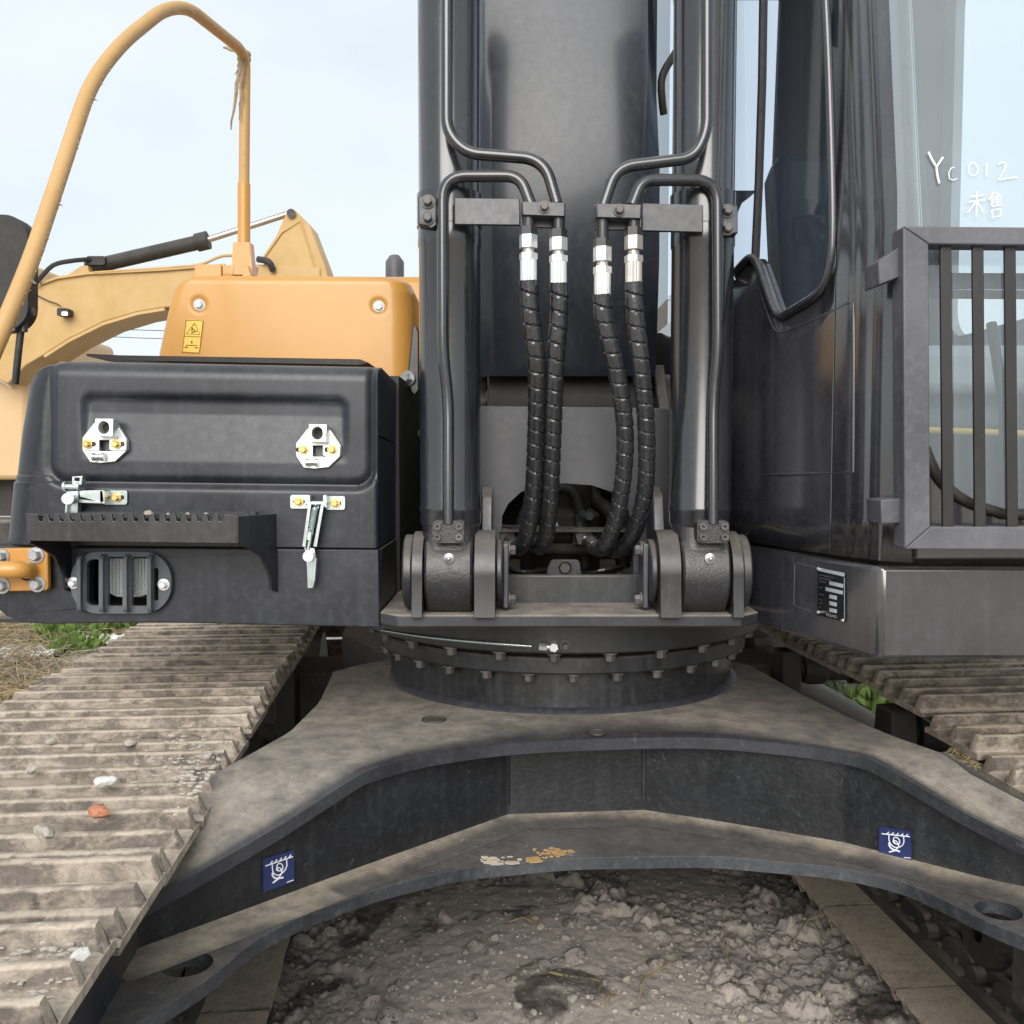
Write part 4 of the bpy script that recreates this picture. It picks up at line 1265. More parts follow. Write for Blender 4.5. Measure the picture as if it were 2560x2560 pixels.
# ------------------------------------------------ yellow handrail foot
HY = 1.975
FL = obj('handrail_foot', MB().pxprism([(-110, 1374), (112, 1369), (119, 1375), (120, 1470), (114, 1477), (-110, 1481)], HY, HY + .016), 'yellow', EXC, bevel=.003)
for p in ((91, 1388), (94, 1460), (4, 1391), (6, 1464)):
    obj('foot_bolt', MB().hexbolt(W(*p, HY), (0, -1, 0), .0115, .013), 'bolt_steel', FL)
e1 = W(74, 1428, HY + .004); e2 = W(60, 1424, HY - .040); e3 = W(0, 1424, HY - .05); e4 = W(-120, 1424, HY - .05)
obj('foot_tube', MB().tube(fillet([e1, e2, e3, e4], .035), .0172, 20), 'yellow', FL, smooth=60)
obj('weld_ring', MB().lathe([(.016, .0), (.022, .0), (.018, .008)], lambda a, b, h: (e1.x + a, HY - h, e1.z + b), 20), 'yellow', FL)

# ------------------------------------------------ big handrail hoop
rt = .0172
lowl = Vector((e4.x - .03, HY - .05, e4.z))
hoop = [lowl, Vector((e4.x - .055, HY - .05, e4.z + .06)), W(-70, 1000, 1.90), W(0, 838, 1.90), W(75, 660, 1.98), W(225, 210, 2.30), W(300, 110, 2.42), W(410, 22, 2.62), W(470, 18, 2.75), W(598, 120, 3.15), W(613, 150, 3.22), W(610, 480, 3.22)]
HR = obj('handrail', MB().tube(fillet(hoop, .10, 8), rt, 20), 'faded_yellow', EXC, smooth=60)
obj('rail_sleeve', MB().cyl(W(610, 460, 3.22), W(610, 672, 3.22), .0205), 'yellow', HR)
b0 = W(610, 690, 3.22)
mb = MB()
mb.prism([(-.035, 0), (.035, 0), (.026, .105), (-.026, .105)], lambda a, b, t: (b0.x + a, b0.y + t, b0.z + b), -.026, -.020)
for sx in (-1, 1):
    mb.prism([(-.03, 0), (.03, 0), (.02, .105), (-.02, .105)], lambda a, b, t: (b0.x + sx * (.032 + t - b * .06), b0.y + a, b0.z + b), -.003, .003)
obj('rail_gusset', mb, 'yellow', HR)
mb = MB().pxprism([(486, 662), (553, 662), (553, 706), (486, 706)], 3.18, 3.2).pxprism([(486, 660), (640, 664), (632, 706), (486, 706)], 3.26, 3.30).pxprism([(620, 664), (632, 706), (606, 706), (606, 664)], 3.17, 3.2)
obj('rail_base', mb, 'yellow', HR, bevel=.002)
# worn foam sleeve hanging in shreds from the rail
mb = MB()
path_ = fillet(hoop[2:10], .10, 8)
fine = catmull(path_, .012)
rg = random.Random(3)
for i, p in enumerate(fine):
    if i < 10: continue
    t = (fine[min(i + 1, len(fine) - 1)] - fine[max(0, i - 1)]).normalized()
    inner = Vector((t.z, 0, -t.x)) if t.x >= 0 else Vector((t.z, 0, -t.x))
    nr = Vector((t.z, 0, -t.x)).normalized()
    for q in range(2):
        w = rg.uniform(.004, .010); l = rg.uniform(.001, .006) * (3 if rg.random() < .06 else 1)
        c = p + nr * (rt - .002) + Vector((0, rg.uniform(-.006, .006), 0)) + t * rg.uniform(-.006, .006)
        d = (nr + Vector((rg.uniform(-.5, .5), rg.uniform(-.4, .4), rg.uniform(-.9, .1)))).normalized()
        a_, b_ = c - t * w * .5, c + t * w * .5
        tip = c + d * l
        mb.add([a_, b_, tip, c + Vector((0, .003, 0))], [(0, 1, 2), (0, 2, 3), (1, 3, 2)])
tag(obj('torn_foam', mb, 'foam', HR, smooth=0), None, None, kind='stuff')
rag = MB()
c0 = W(604, 130, 3.2)
for q, (pa, pb, w) in enumerate((((606, 140), (575, 325), .010), ((600, 128), (556, 118), .012), ((608, 140), (600, 300), .008), ((600, 150), (590, 190), .006))):
    A, Bv = W(*pa, 3.19), W(*pb, 3.19)
    V = []
    for t in range(9):
        u = t / 8
        c = A.lerp(Bv, u) + Vector((rg.uniform(-.004, .004), rg.uniform(-.004, .004), 0))
        ww = w * (1 - .75 * u)
        side_ = Vector((1, 0, 0)) if abs((Bv - A).z) > abs((Bv - A).x) else Vector((0, 0, 1))
        V.append([tuple(c - side_ * ww), tuple(c + Vector((0, -.003, 0))), tuple(c + side_ * ww)])
    rag.grid(np.array(V))
rag.tube(ringpts := [W(610, 130 + 6 * i, 3.22) + Vector((0, 0, 0)) for i in range(5)], lambda i: .0205 + .002 * (i % 2), 12)
obj('torn_wrap', rag, 'foam', HR, smooth=0)

# ------------------------------------------------ mirror
mb = MB()
p0 = W(-30, 690, 1.90)
def mirror_v(u, v):
    return None
ol = [Vector((a, b, 0)) for a, b in rrect(-170, 70, 536, 828, 62, 8)]
mb.prism([XZ(p.x, p.y, 2.10) for p in ol], lambda a, b, t: (a, t, b), 2.10, 2.145)
MIR = obj('mirror', mb, 'rubber', EXC, bevel=.006, smooth=25)
obj('mirror_arm', MB().cyl(W(52, 780, 2.12), W(86, 779, 2.12), .009).cyl(W(60, 830, 2.12), W(52, 720, 2.12), .008), 'satin_black', MIR)
obj('mirror_stalk', MB().tube(fillet([W(56, 800, 2.13), W(48, 860, 2.13), W(38, 960, 2.14)], .05), .008, 10), 'satin_black', MIR)

# ------------------------------------------------ yellow fuel tank cover
TY = 2.72
def tank():
    nu, nv = 150, 70
    Lt = [(684, 500), (686, 470), (692, 452), (703, 438), (717, 428), (763, 414), (826, 400), (883, 388), (1010, 378)]
    Rt = [(684, 985), (687, 1004), (698, 1021), (723, 1031), (797, 1034), (1010, 1036)]
    V = np.zeros((nv + 1, nu + 1, 3)); kk = S(TY)
    for j in range(nv + 1):
        py0 = 684 + 326 * (j / nv) ** 1.1
        Lp, Rp = interp(Lt, py0), interp(Rt, py0)
        for i in range(nu + 1):
            px = Lp + (Rp - Lp) * i / nu
            py = py0 + (px - 400) * .006
            off = 0
            dl, dr, dt = max(0, px - Lp), max(0, Rp - px), max(0, py0 - 684)
            for d, r_ in ((dl, 34), (dr, 60), (dt, 24)):
                if d < r_: off += r_ - math.sqrt(r_ * r_ - (r_ - d) ** 2)
            for cx, cy in ((497, 761), (946, 765)):
                dd = math.hypot(px - cx, py - cy)
                off += 9 / (1 + math.exp(min(40, (dd - 17) / 1.6)))
            p = W(px, py, TY)
            V[j, i] = (p.x, TY + off * kk, p.z)
    mb = MB().grid(V)
    h, w = nv + 1, nu + 1
    loop = [j * w for j in range(h - 1, 0, -1)] + list(range(0, w - 1)) + [j * w + w - 1 for j in range(h - 1)]
    o = len(mb.v)
    for idx in loop:
        x, y, z = mb.v[idx]; mb.v.append((x, 3.35, z - .02))
    mb.f += [(loop[q], loop[q + 1], o + q + 1, o + q) for q in range(len(loop) - 1)]
    return obj('tank_cover', mb, 'yellow', EXC, smooth=60)
TANK = tank()
for cx, cy in ((498, 762), (947, 766)):
    obj('cover_bolt', MB().cyl(W(cx, cy, TY + .009), W(cx, cy, TY + .003), .0165, seg=24).hexbolt(W(cx, cy, TY + .004), (0, -1, 0), .0105, .012, False), 'zinc', TANK)
DY = TY - .002
dq = [(465, 799), (508, 801), (499, 882), (455, 879)]
DEC = obj('warning_sticker', MB().pxprism(dq, DY, DY + .002), 'sticker_yellow', TANK)
Q = lambda a, b: W(440 + a * 140 / 1932, 760 + b * 140 / 1932, DY - .0006)
mb = MB()
for s, w in (([(350, 560), (935, 580), (800, 1690), (215, 1665), (350, 560)], 1.3), ([(640, 665), (825, 1045), (345, 1035), (640, 665)], 1.5), ([(290, 1110), (860, 1135)], 1.3),
             ([(565, 820), (545, 930)], 3), ([(530, 1000), (600, 960), (660, 965)], 2.4), ([(600, 880), (640, 880), (640, 940)], 1.6), ([(680, 920), (725, 945)], 2.6),
             ([(340, 1490), (345, 1425), (700, 1425), (725, 1460)], 1.8), ([(545, 1270), (540, 1360)], 2.6), ([(520, 1310), (570, 1310)], 2), ([(270, 1495), (290, 1500)], 2.5), ([(320, 1500), (400, 1497)], 2), ([(640, 1505), (720, 1500)], 2), ([(745, 1515), (765, 1517)], 2.5)):
    mb.tube([Q(*p) for p in s], w * .5 * S(DY), 5)
obj('sticker_print', mb, 'ink', DEC)
# thin black flap between box and tank
obj('rubber_flap', MB().pxprism([(216, 884), (300, 888), (900, 898), (920, 906), (900, 912), (300, 900), (216, 890)], 2.56, 2.70), 'rubber', BOX)
# engine house behind
EH = obj('engine_house', MB().box(-1.0, .40, 3.13, 4.7, 1.04, 1.945), 'yellow', EXC, bevel=.03)
obj('counterweight', MB().prism([(-1.08, 4.72), (1.34, 4.72), (1.34, 5.0), (1.0, 5.28), (-.75, 5.28), (-1.08, 5.0)], lambda a, b, t: (a, b, t), 1.02, 1.95), 'yellow', EXC, bevel=.05)
obj('engine_cover', MB().box(.402, 1.15, 3.36, 4.7, 1.04, 1.70), 'yellow', EH, bevel=.03)
obj('exhaust_pipe', MB().tube([W(987, 800, 3.8), W(987, 655, 3.8), W(986, 638, 3.8)], lambda i: [.036, .036, .018][i], 20), 'gate_grey', EXC, bevel=.004)
# strap with bolt beside the left cylinder
mb = MB().pxprism([(1018, 945), (1030, 820), (1040, 812), (1048, 830), (1048, 975), (1038, 990), (1026, 980)], 2.50, 2.53)
SP = obj('stay_strap', mb, 'satin_black', EXC, bevel=.004)
obj('stay_bolt', MB().hexbolt(W(1022, 946, 2.50), (-.5, -1, 0), .014, .02), 'bolt_steel', SP)
obj('side_tube', MB().cyl((-.30, 2.78, 1.42), (-.06, 2.78, 1.42), .016), 'satin_black', EXC)

# ------------------------------------------------ cab
PLAN = [(.47, 3.30), (.47, 2.45), (.472, 2.30), (.486, 2.12), (.515, 1.99), (.552, 1.88), (.590, 1.765), (.615, 1.70), (.640, 1.655), (.672, 1.628), (.72, 1.61), (.80, 1.60), (1.45, 1.60)]
PL3 = catmull([Vector((*p, 0)) for p in PLAN], .012)
pd = [0]
for a, b in zip(PL3, PL3[1:]): pd.append(pd[-1] + (b - a).length)
def lean(z): return max(0, z - 1.75) * .16          # front glass leans back above the guard
def plan_hit(px, py, off=0.0):
    """photo pixel -> point on the cab's curved skin"""
    d = ray(px, py); best = None
    for a, b in zip(PL3, PL3[1:]):
        fa, fb = a.x * d.y - a.y * d.x, b.x * d.y - b.y * d.x
        if fa * fb <= 0:
            t = fa / (fa - fb) if fa != fb else 0
            p = a.lerp(b, t)
            tt = p.y / d.y
            if best is None or p.y < best[0].y:
                best = (p, (b - a).normalized(), CAMZ + d.z * tt)
    p, t, z = best
    n = Vector((-t.y, t.x, 0))
    if n.y > 0 or n.x > 0.3: n = -n
    return Vector((p.x + n.x * off, p.y + n.y * off, z))
CZ0 = 1.176
CAB = empty('cab', (0.9, 2.3, CZ0))
CAB.parent = EXC; CAB.matrix_parent_inverse = WORLD[EXC.name].inverted()
sill = [(-1, 1.56), (0, 1.56)]
def skin_pt(i): return PL3[i]
def px_of(p):       # photo column of a plan point
    return 1280 + F * p.x / p.y
SILL = [(1500, 690), (1820, 695), (1838, 684), (1872, 648), (1884, 646), (1896, 660), (1935, 765), (1946, 786), (1958, 790), (2000, 765), (2046, 735), (2066, 705), (2080, 660), (2085, 560)]
rows = []
cols = [p for p in PL3 if px_of(p) < 2086 or p.y > 1.9]
cols = [p for p in cols if p.y > 1.755]
n1 = len(cols)
for q in range(9):
    row = []
    for p in cols:
        px = px_of(p) if p.y < 2.2 else 1700
        zs = W(px, interp(SILL, px), p.y).z if p.y < 2.2 else 1.76
        z = CZ0 + (zs - CZ0) * q / 8
        row.append((p.x, p.y, z))
    rows.append(row)
# finer columns for the window corner
fine_cols = []
for a, b in zip(cols, cols[1:]):
    for q in range(3): fine_cols.append(a.lerp(b, q / 3))
fine_cols.append(cols[-1])
rows = []
for q in range(9):
    row = []
    for p in fine_cols:
        px = px_of(p)
        zs = W(px, interp(SILL, px), p.y).z if p.y < 2.2 else 1.76
        row.append((p.x, p.y, CZ0 + (zs - CZ0) * q / 8))
    rows.append(row)
SIDE = obj('side_panel', MB().grid(np.array(rows)), 'cab_black', CAB, smooth=60, recalc=False, solid=.02)
# front pillar, ribbed
pc = []
pcl = [p for p in PL3 if p.y <= 1.775 and px_of(p) < 2300]
pf = []
for a, b in zip(pcl, pcl[1:]):
    for q in range(4): pf.append(a.lerp(b, q / 4))
rows = []
ZT = 3.05
zz = [CZ0, 1.25, 1.35, 1.45, 1.55, 1.65, 1.75, 1.9, 2.05, 2.2, 2.35, 2.5, 2.75, ZT]
for z in zz:
    row = []
    for p in pf:
        px = px_of(p)
        rib = .0012 * math.exp(-((px - 2128) / 9) ** 2) + .0022 * math.exp(-((px - 2172) / 7) ** 2) - .002 * math.exp(-((px - 2205) / 12) ** 2)
        row.append((p.x + rib, p.y + rib * .8 + lean(z), z))
    rows.append(row)
PILL = obj('front_pillar', MB().grid(np.array(rows)), 'cab_black', CAB, smooth=60, recalc=False, solid=.03)
# lower front panel with the curved edge of the glass
FY = 1.602
fl = [(2290, 1398), (2290, 900), (2300, 1060), (2318, 1140), (2345, 1195), (2390, 1240), (2440, 1268), (2500, 1284), (2560, 1290), (3400, 1292), (3400, 1398)]
pan = obj('front_panel', MB().pxprism(fl, FY, FY + .02), 'cab_black', CAB, bevel=.003)
edge = [(2312, 1120), (2330, 1165), (2352, 1200), (2392, 1238), (2440, 1264), (2500, 1280), (2560, 1286), (3300, 1288)]
obj('glass_seal', MB().tube(catmull([W(a, b, FY - .004) for a, b in edge], .02), .009, 10), 'rubber', pan)
# windshield
gl_ = MB()
rows = []
for z in np.linspace(1.24, ZT, 14):
    row = []
    for x in np.linspace(.640, 1.45, 12):
        row.append((x, FY + .012 + lean(z), z))
    rows.append(row)
WS = obj('windshield', MB().grid(np.array(rows)), 'windshield_glass', CAB, smooth=60, recalc=False)
# writing left on the glass
wp = lambda zx, zy: (1800 + .4142 * zx, .4142 * zy)
def gp_(zx, zy):
    px, py = wp(zx, zy)
    z = W(px, py, FY).z
    return W(px, py, FY + .008 + lean(z) + 0.0)
strokes = [[(1258, 918), (1280, 965), (1302, 1000)], [(1345, 950), (1322, 985), (1306, 1008), (1312, 1060), (1324, 1108)],
    [(1415, 1010), (1395, 1015), (1380, 1045), (1385, 1080), (1410, 1088), (1430, 1078)],
    ringpx(1528, 1022, 28, 40, -70, 290), [(1612, 983), (1606, 1070)],
    [(1680, 995), (1700, 978), (1722, 985), (1722, 1015), (1700, 1055), (1678, 1088), (1730, 1078), (1795, 1070)],
    [(1512, 1190), (1592, 1178)], [(1497, 1220), (1602, 1208)], [(1550, 1155), (1547, 1312)], [(1546, 1215), (1520, 1252), (1490, 1286)], [(1552, 1216), (1570, 1250), (1588, 1280)],
    [(1652, 1158), (1638, 1185), (1618, 1207)], [(1641, 1190), (1640, 1245)], [(1668, 1163), (1680, 1176)], [(1640, 1192), (1702, 1182)], [(1645, 1208), (1698, 1200)], [(1645, 1225), (1698, 1217)], [(1640, 1245), (1706, 1236)], [(1674, 1180), (1674, 1242)],
    [(1640, 1268), (1645, 1312), (1692, 1306), (1697, 1262), (1640, 1268)]]
mb = MB()
for i, s in enumerate(strokes):
    mb.tube([gp_(*p) for p in s], (.0018 if i < 2 else .0009 if i < 4 else .0013), 6)
obj('chalk_writing', mb, 'chalk', WS)
# side glass and its seals
rows = []
for q in range(12):
    row = []
    for p in cols:
        px = px_of(p)
        zs = W(px, interp(SILL, px), p.y).z if p.y < 2.2 else 1.76
        z = zs - .01 + (ZT - zs) * q / 11
        row.append((p.x + .008, p.y + lean(z) * .6 * max(0, min(1, (2.1 - p.y) / .3)), z))
    rows.append(row)
SG = obj('side_window', MB().grid(np.array(rows)), 'side_glass', CAB, smooth=60, recalc=False)
sl = [(1700, 694), (1822, 694), (1838, 684), (1868, 652), (1882, 645), (1896, 660), (1930, 752), (1944, 784), (1956, 791), (1975, 782), (2040, 742), (2064, 712), (2080, 660), (2085, 560), (2082, 380), (2076, 180), (2068, 0), (2062, -80)]
obj('window_seal', MB().tube(catmull([plan_hit(a, b, .004) for a, b in sl], .01), .0085, 10), 'gloss_black', SG, smooth=60)
pl_ = [(1905, -60), (1901, 200), (1893, 450), (1884, 645)]
obj('window_pillar', MB().tube([plan_hit(a, b, -.004) for a, b in pl_], .009, 8), 'interior_dark', SG)
# pressed creases on the side panel
for s in ([(1838, 1186), (1930, 1187), (2130, 1181)], [(2131, 1181), (2132, 900), (2131, 752)], [(1890, 700), (1920, 790), (1934, 822), (1948, 832), (1970, 826), (2050, 792), (2131, 752)]):
    obj('pressed_crease', MB().tube(catmull([plan_hit(a, b, -.0025) for a, b in s], .01), .0038, 8), 'cab_black', SIDE, smooth=60)
# cab shell: roof, rear wall with window, far side posts, floor
ROOF = obj('roof', MB().box(.50, 1.47, 1.95, 3.32, ZT - .02, ZT + .08), 'cab_black', CAB, bevel=.03)
obj('rear_wall', MB().prism([(.47, CZ0), (1.47, CZ0), (1.47, ZT), (.47, ZT)], lambda a, b, t: (a, t, b), 3.30, 3.33, [[(.53, 1.72), (.87, 1.72), (.90, 2.9), (.53, 2.9)]]), 'interior_dark', CAB)
lw = [(1.60, CZ0), (3.33, CZ0), (3.33, ZT), (1.60 + lean(ZT), ZT)]
obj('door_wall', MB().prism(lw, lambda a, b, t: (t, a, b), 1.45, 1.48, [rrect(1.78, 2.42, 1.55, 2.92, .12, 6), rrect(2.52, 3.22, 1.75, 2.92, .10, 6)]), 'interior_grey', CAB)
obj('cab_floor', MB().prism([(.50, 3.29), (.50, 2.4), (.53, 2.1), (.63, 1.80), (.72, 1.66), (1.44, 1.64), (1.44, 3.29)], lambda a, b, t: (a, b, t), CZ0 + .002, CZ0 + .05), 'interior_dark', CAB)
seat = obj('seat', MB().box(.80, 1.26, 2.35, 2.85, 1.42, 1.58), 'seat_cloth', CAB, bevel=.05)
obj('seat_back', MB().prism([(2.78, 1.5), (2.95, 1.5), (3.12, 2.28), (2.98, 2.30)], lambda a, b, t: (t, a, b), .80, 1.26), 'interior_navy', seat, bevel=.05)
obj('seat_base', MB().box(.84, 1.22, 2.40, 2.82, CZ0 + .06, 1.42), 'interior_dark', seat, bevel=.01)
for x in (.70, 1.28):
    ob = obj('console', MB().box(x, x + .12, 2.15, 2.85, CZ0 + .06, 1.60), 'interior_dark', CAB, bevel=.02)
    obj('joystick', MB().cyl((x + .06, 2.25, 1.58), (x + .06, 2.2, 1.75), .014, .022), 'rubber', ob)
for x in (.95, 1.10):
    obj('travel_lever', MB().tube([(x, 1.85, CZ0 + .06), (x, 1.86, 1.45), (x, 1.92, 1.62)], .01, 10), 'rubber', CAB)
obj('quilt', MB().box(.72, 1.40, 2.25, 2.33, 1.50, 1.62), 'seat_cloth', CAB, bevel=.03)
a_ = W(2330, 735, 1.72); b_ = W(3200, 742, 1.72)
gb = obj('grab_bar', MB().cyl(a_, b_, .008), 'rubber', CAB)
obj('lower_sash', MB().pxprism([(2320, 682), (3300, 686), (3300, 722), (2320, 718)], 1.66, 1.68), 'interior_dark', CAB)
obj('yellow_strap', MB().cyl((.90, 2.2, 1.42), (1.3, 2.2, 1.405), .008), 'sticker_yellow', CAB)
# base frame under the cab
bf = [(.500, 2.10), (.522, 2.02), (.626, 1.672), (.640, 1.655), (1.5, 1.655), (1.5, 3.3), (.50, 3.3)]
z0, z1 = 1.003, 1.166
BASE = obj('cab_base', MB().prism(bf, lambda a, b, t: (a, b, t), z0, z1), 'cab_black', EXC, bevel=.008)
obj('rubber_mount', MB().prism([(.52, 2.1), (.545, 2.02), (.655, 1.70), (1.45, 1.70), (1.45, 3.2), (.52, 3.2)], lambda a, b, t: (a, b, t), z1 - .002, CZ0 + .004), 'machinery', BASE)
# name plate on the slanting side of the base
A, Bq = Vector((.522, 2.02, 0)), Vector((.626, 1.672, 0))
tn = (Bq - A).normalized(); nn = Vector((tn.y, -tn.x, 0))
if nn.x > 0: nn = -nn
def bh(px, py, off):
    d = ray(px, py); O = Vector((0, 0, CAMZ))
    t = (A + nn * off - O).dot(nn) / d.dot(nn)
    return O + d * t
NQ = lambda a, b: (1980 + a * 220 / 1932, 1380 + b * 220 / 1932)
def plate(quad, o0, o1):
    q = [bh(*NQ(*p), o1) for p in quad] + [bh(*NQ(*p), o0) for p in quad]
    return MB().add(q, [(0, 1, 2, 3), (7, 6, 5, 4), (0, 4, 5, 1), (1, 5, 6, 2), (2, 6, 7, 3), (3, 7, 4, 0)])
NP = obj('name_plate', plate([(570, 340), (1160, 460), (1160, 1540), (560, 1380)], 0, .003), 'plate_dark', EXC)
fields = MB()
for q in ([(580, 345), (1155, 462), (1150, 540), (580, 415)], [(820, 640), (1130, 705), (1125, 790), (815, 720)], [(735, 770), (1120, 855), (1115, 935), (735, 850)], [(820, 930), (985, 970), (985, 1050), (815, 1015)],
          [(820, 1075), (985, 1115), (980, 1200), (815, 1160)], [(820, 1225), (985, 1262), (985, 1345), (815, 1310)], [(1140, 560), (1160, 565), (1160, 1480), (1142, 1476)]):
    m_ = plate(q, .0031, .0042); fields.add(m_.v, m_.f)
obj('plate_field', fields, 'plate_silver', NP)
tx = MB()
for y0, l in ((480, 330), (545, 280), (615, 160), (755, 80), (905, 110), (1020, 70), (1090, 90), (1190, 60)):
    for q in range(int(l / 22)):
        x0 = 600 + q * 22; yy = y0 + (x0 - 580) * .22
        m_ = plate([(x0, yy), (x0 + 14, yy + 3), (x0 + 14, yy + 33), (x0, yy + 30)], .0031, .0038); tx.add(m_.v, m_.f)
obj('plate_text', tx, 'gate_grey', NP)
def text_mesh(body, name):
    c = bpy.data.curves.new(name, 'FONT'); c.body = body; c.size = 1.0; c.extrude = 0.0; c.resolution_u = 3
    o = bpy.data.objects.new(name, c); COL.objects.link(o)
    me = bpy.data.meshes.new_from_object(o.evaluated_get(bpy.context.evaluated_depsgraph_get()))
    bpy.data.objects.remove(o)
    return [tuple(v.co) for v in me.vertices], [tuple(p.vertices) for p in me.polygons]
tv, tf = text_mesh('VOLVO', 'brand')
wmax = max(v[0] for v in tv)
mb = MB().add([bh(*NQ(745 + 235 * v[0] / wmax, 1395 + 60 * v[0] / wmax - 85 * v[1]), .0036) for v in tv], tf)
obj('plate_brand', mb, 'plate_silver', NP, recalc=False)
for q in ((585, 1320), (1120, 1500), (585, 365)):
    p = bh(*NQ(*q), .003)
    obj('plate_rivet', MB().cyl(p, p + nn * .003, .0032, .0026, seg=12), 'zinc', NP)
ol = [NQ(95, 240), NQ(540, 345), None, NQ(60, 330), NQ(40, 1165), NQ(410, 1310)]
mb = MB().tube([bh(*NQ(95, 240), 0), bh(*NQ(560, 345), 0)], .0007, 5).tube([bh(*NQ(60, 250), 0), bh(*NQ(40, 1165), 0), bh(*NQ(410, 1310), 0)], .0007, 5)
obj('plate_outline', mb, 'gate_grey', BASE)

# ------------------------------------------------ bar guard in front of the cab
GY = 1.545
GT = obj('cab_guard', MB(), 'gate_grey', EXC) if False else None
def quadbar(p, Y0, Y1): return MB().pxprism(p, Y0, Y1)
G0 = obj('cab_guard', quadbar([(2262, 1372), (2258, 566), (2322, 610), (2326, 1317)], GY, GY + .045), 'gate_grey', EXC, bevel=.002)
obj('guard_rail', quadbar([(2258.5, 565), (3300, 575), (3300, 621), (2322.5, 609.5)], GY + .0005, GY + .045), 'gate_grey', G0, bevel=.002)
obj('guard_rail', quadbar([(2262.5, 1372.5), (2326.5, 1317.5), (3300, 1319), (3300, 1378)], GY + .0005, GY + .045), 'gate_grey', G0, bevel=.002)
obj('guard_lip', quadbar([(2238, 590), (2261, 568), (2265, 1370), (2242, 1370)], GY + .046, GY + .06), 'gate_grey', G0, bevel=.001)
for i in range(9):
    x0 = 2352 + i * 80.5
    top_, bt = (x0, 611 + .01 * i), (x0 + 5, 1319)
    mb = quadbar([(x0 - 1, 613), (x0 + 27, 613), (x0 + 33, 1318), (x0 + 5, 1318)], GY + .012, GY + .018)
    obj('guard_bar', mb, 'gate_bar', G0, bevel=.001)
for pts in ([(2196, 652), (2257, 612), (2261, 688), (2198, 712)], [(2202, 1250), (2262, 1245), (2262, 1308), (2203, 1310)]):
    b = obj('guard_bracket', MB().pxprism(pts, GY + .02, GY + .085), 'gate_grey', G0, bevel=.002)
# bracket and rail of the cab seen past the cylinder
obj('wiper_bracket', MB().pxprism([(1812, 476), (1892, 476), (1876, 490), (1856, 505), (1845, 530), (1842, 560), (1812, 560)], 2.25, 2.27), 'satin_black', EXC, bevel=.002)
obj('boom_hose', MB().tube(catmull([W(1690, 130, 2.55), W(1656, 190, 2.5), W(1655, 250, 2.5), W(1662, 300, 2.52)], .02), .010, 10), 'rubber', BOOM)

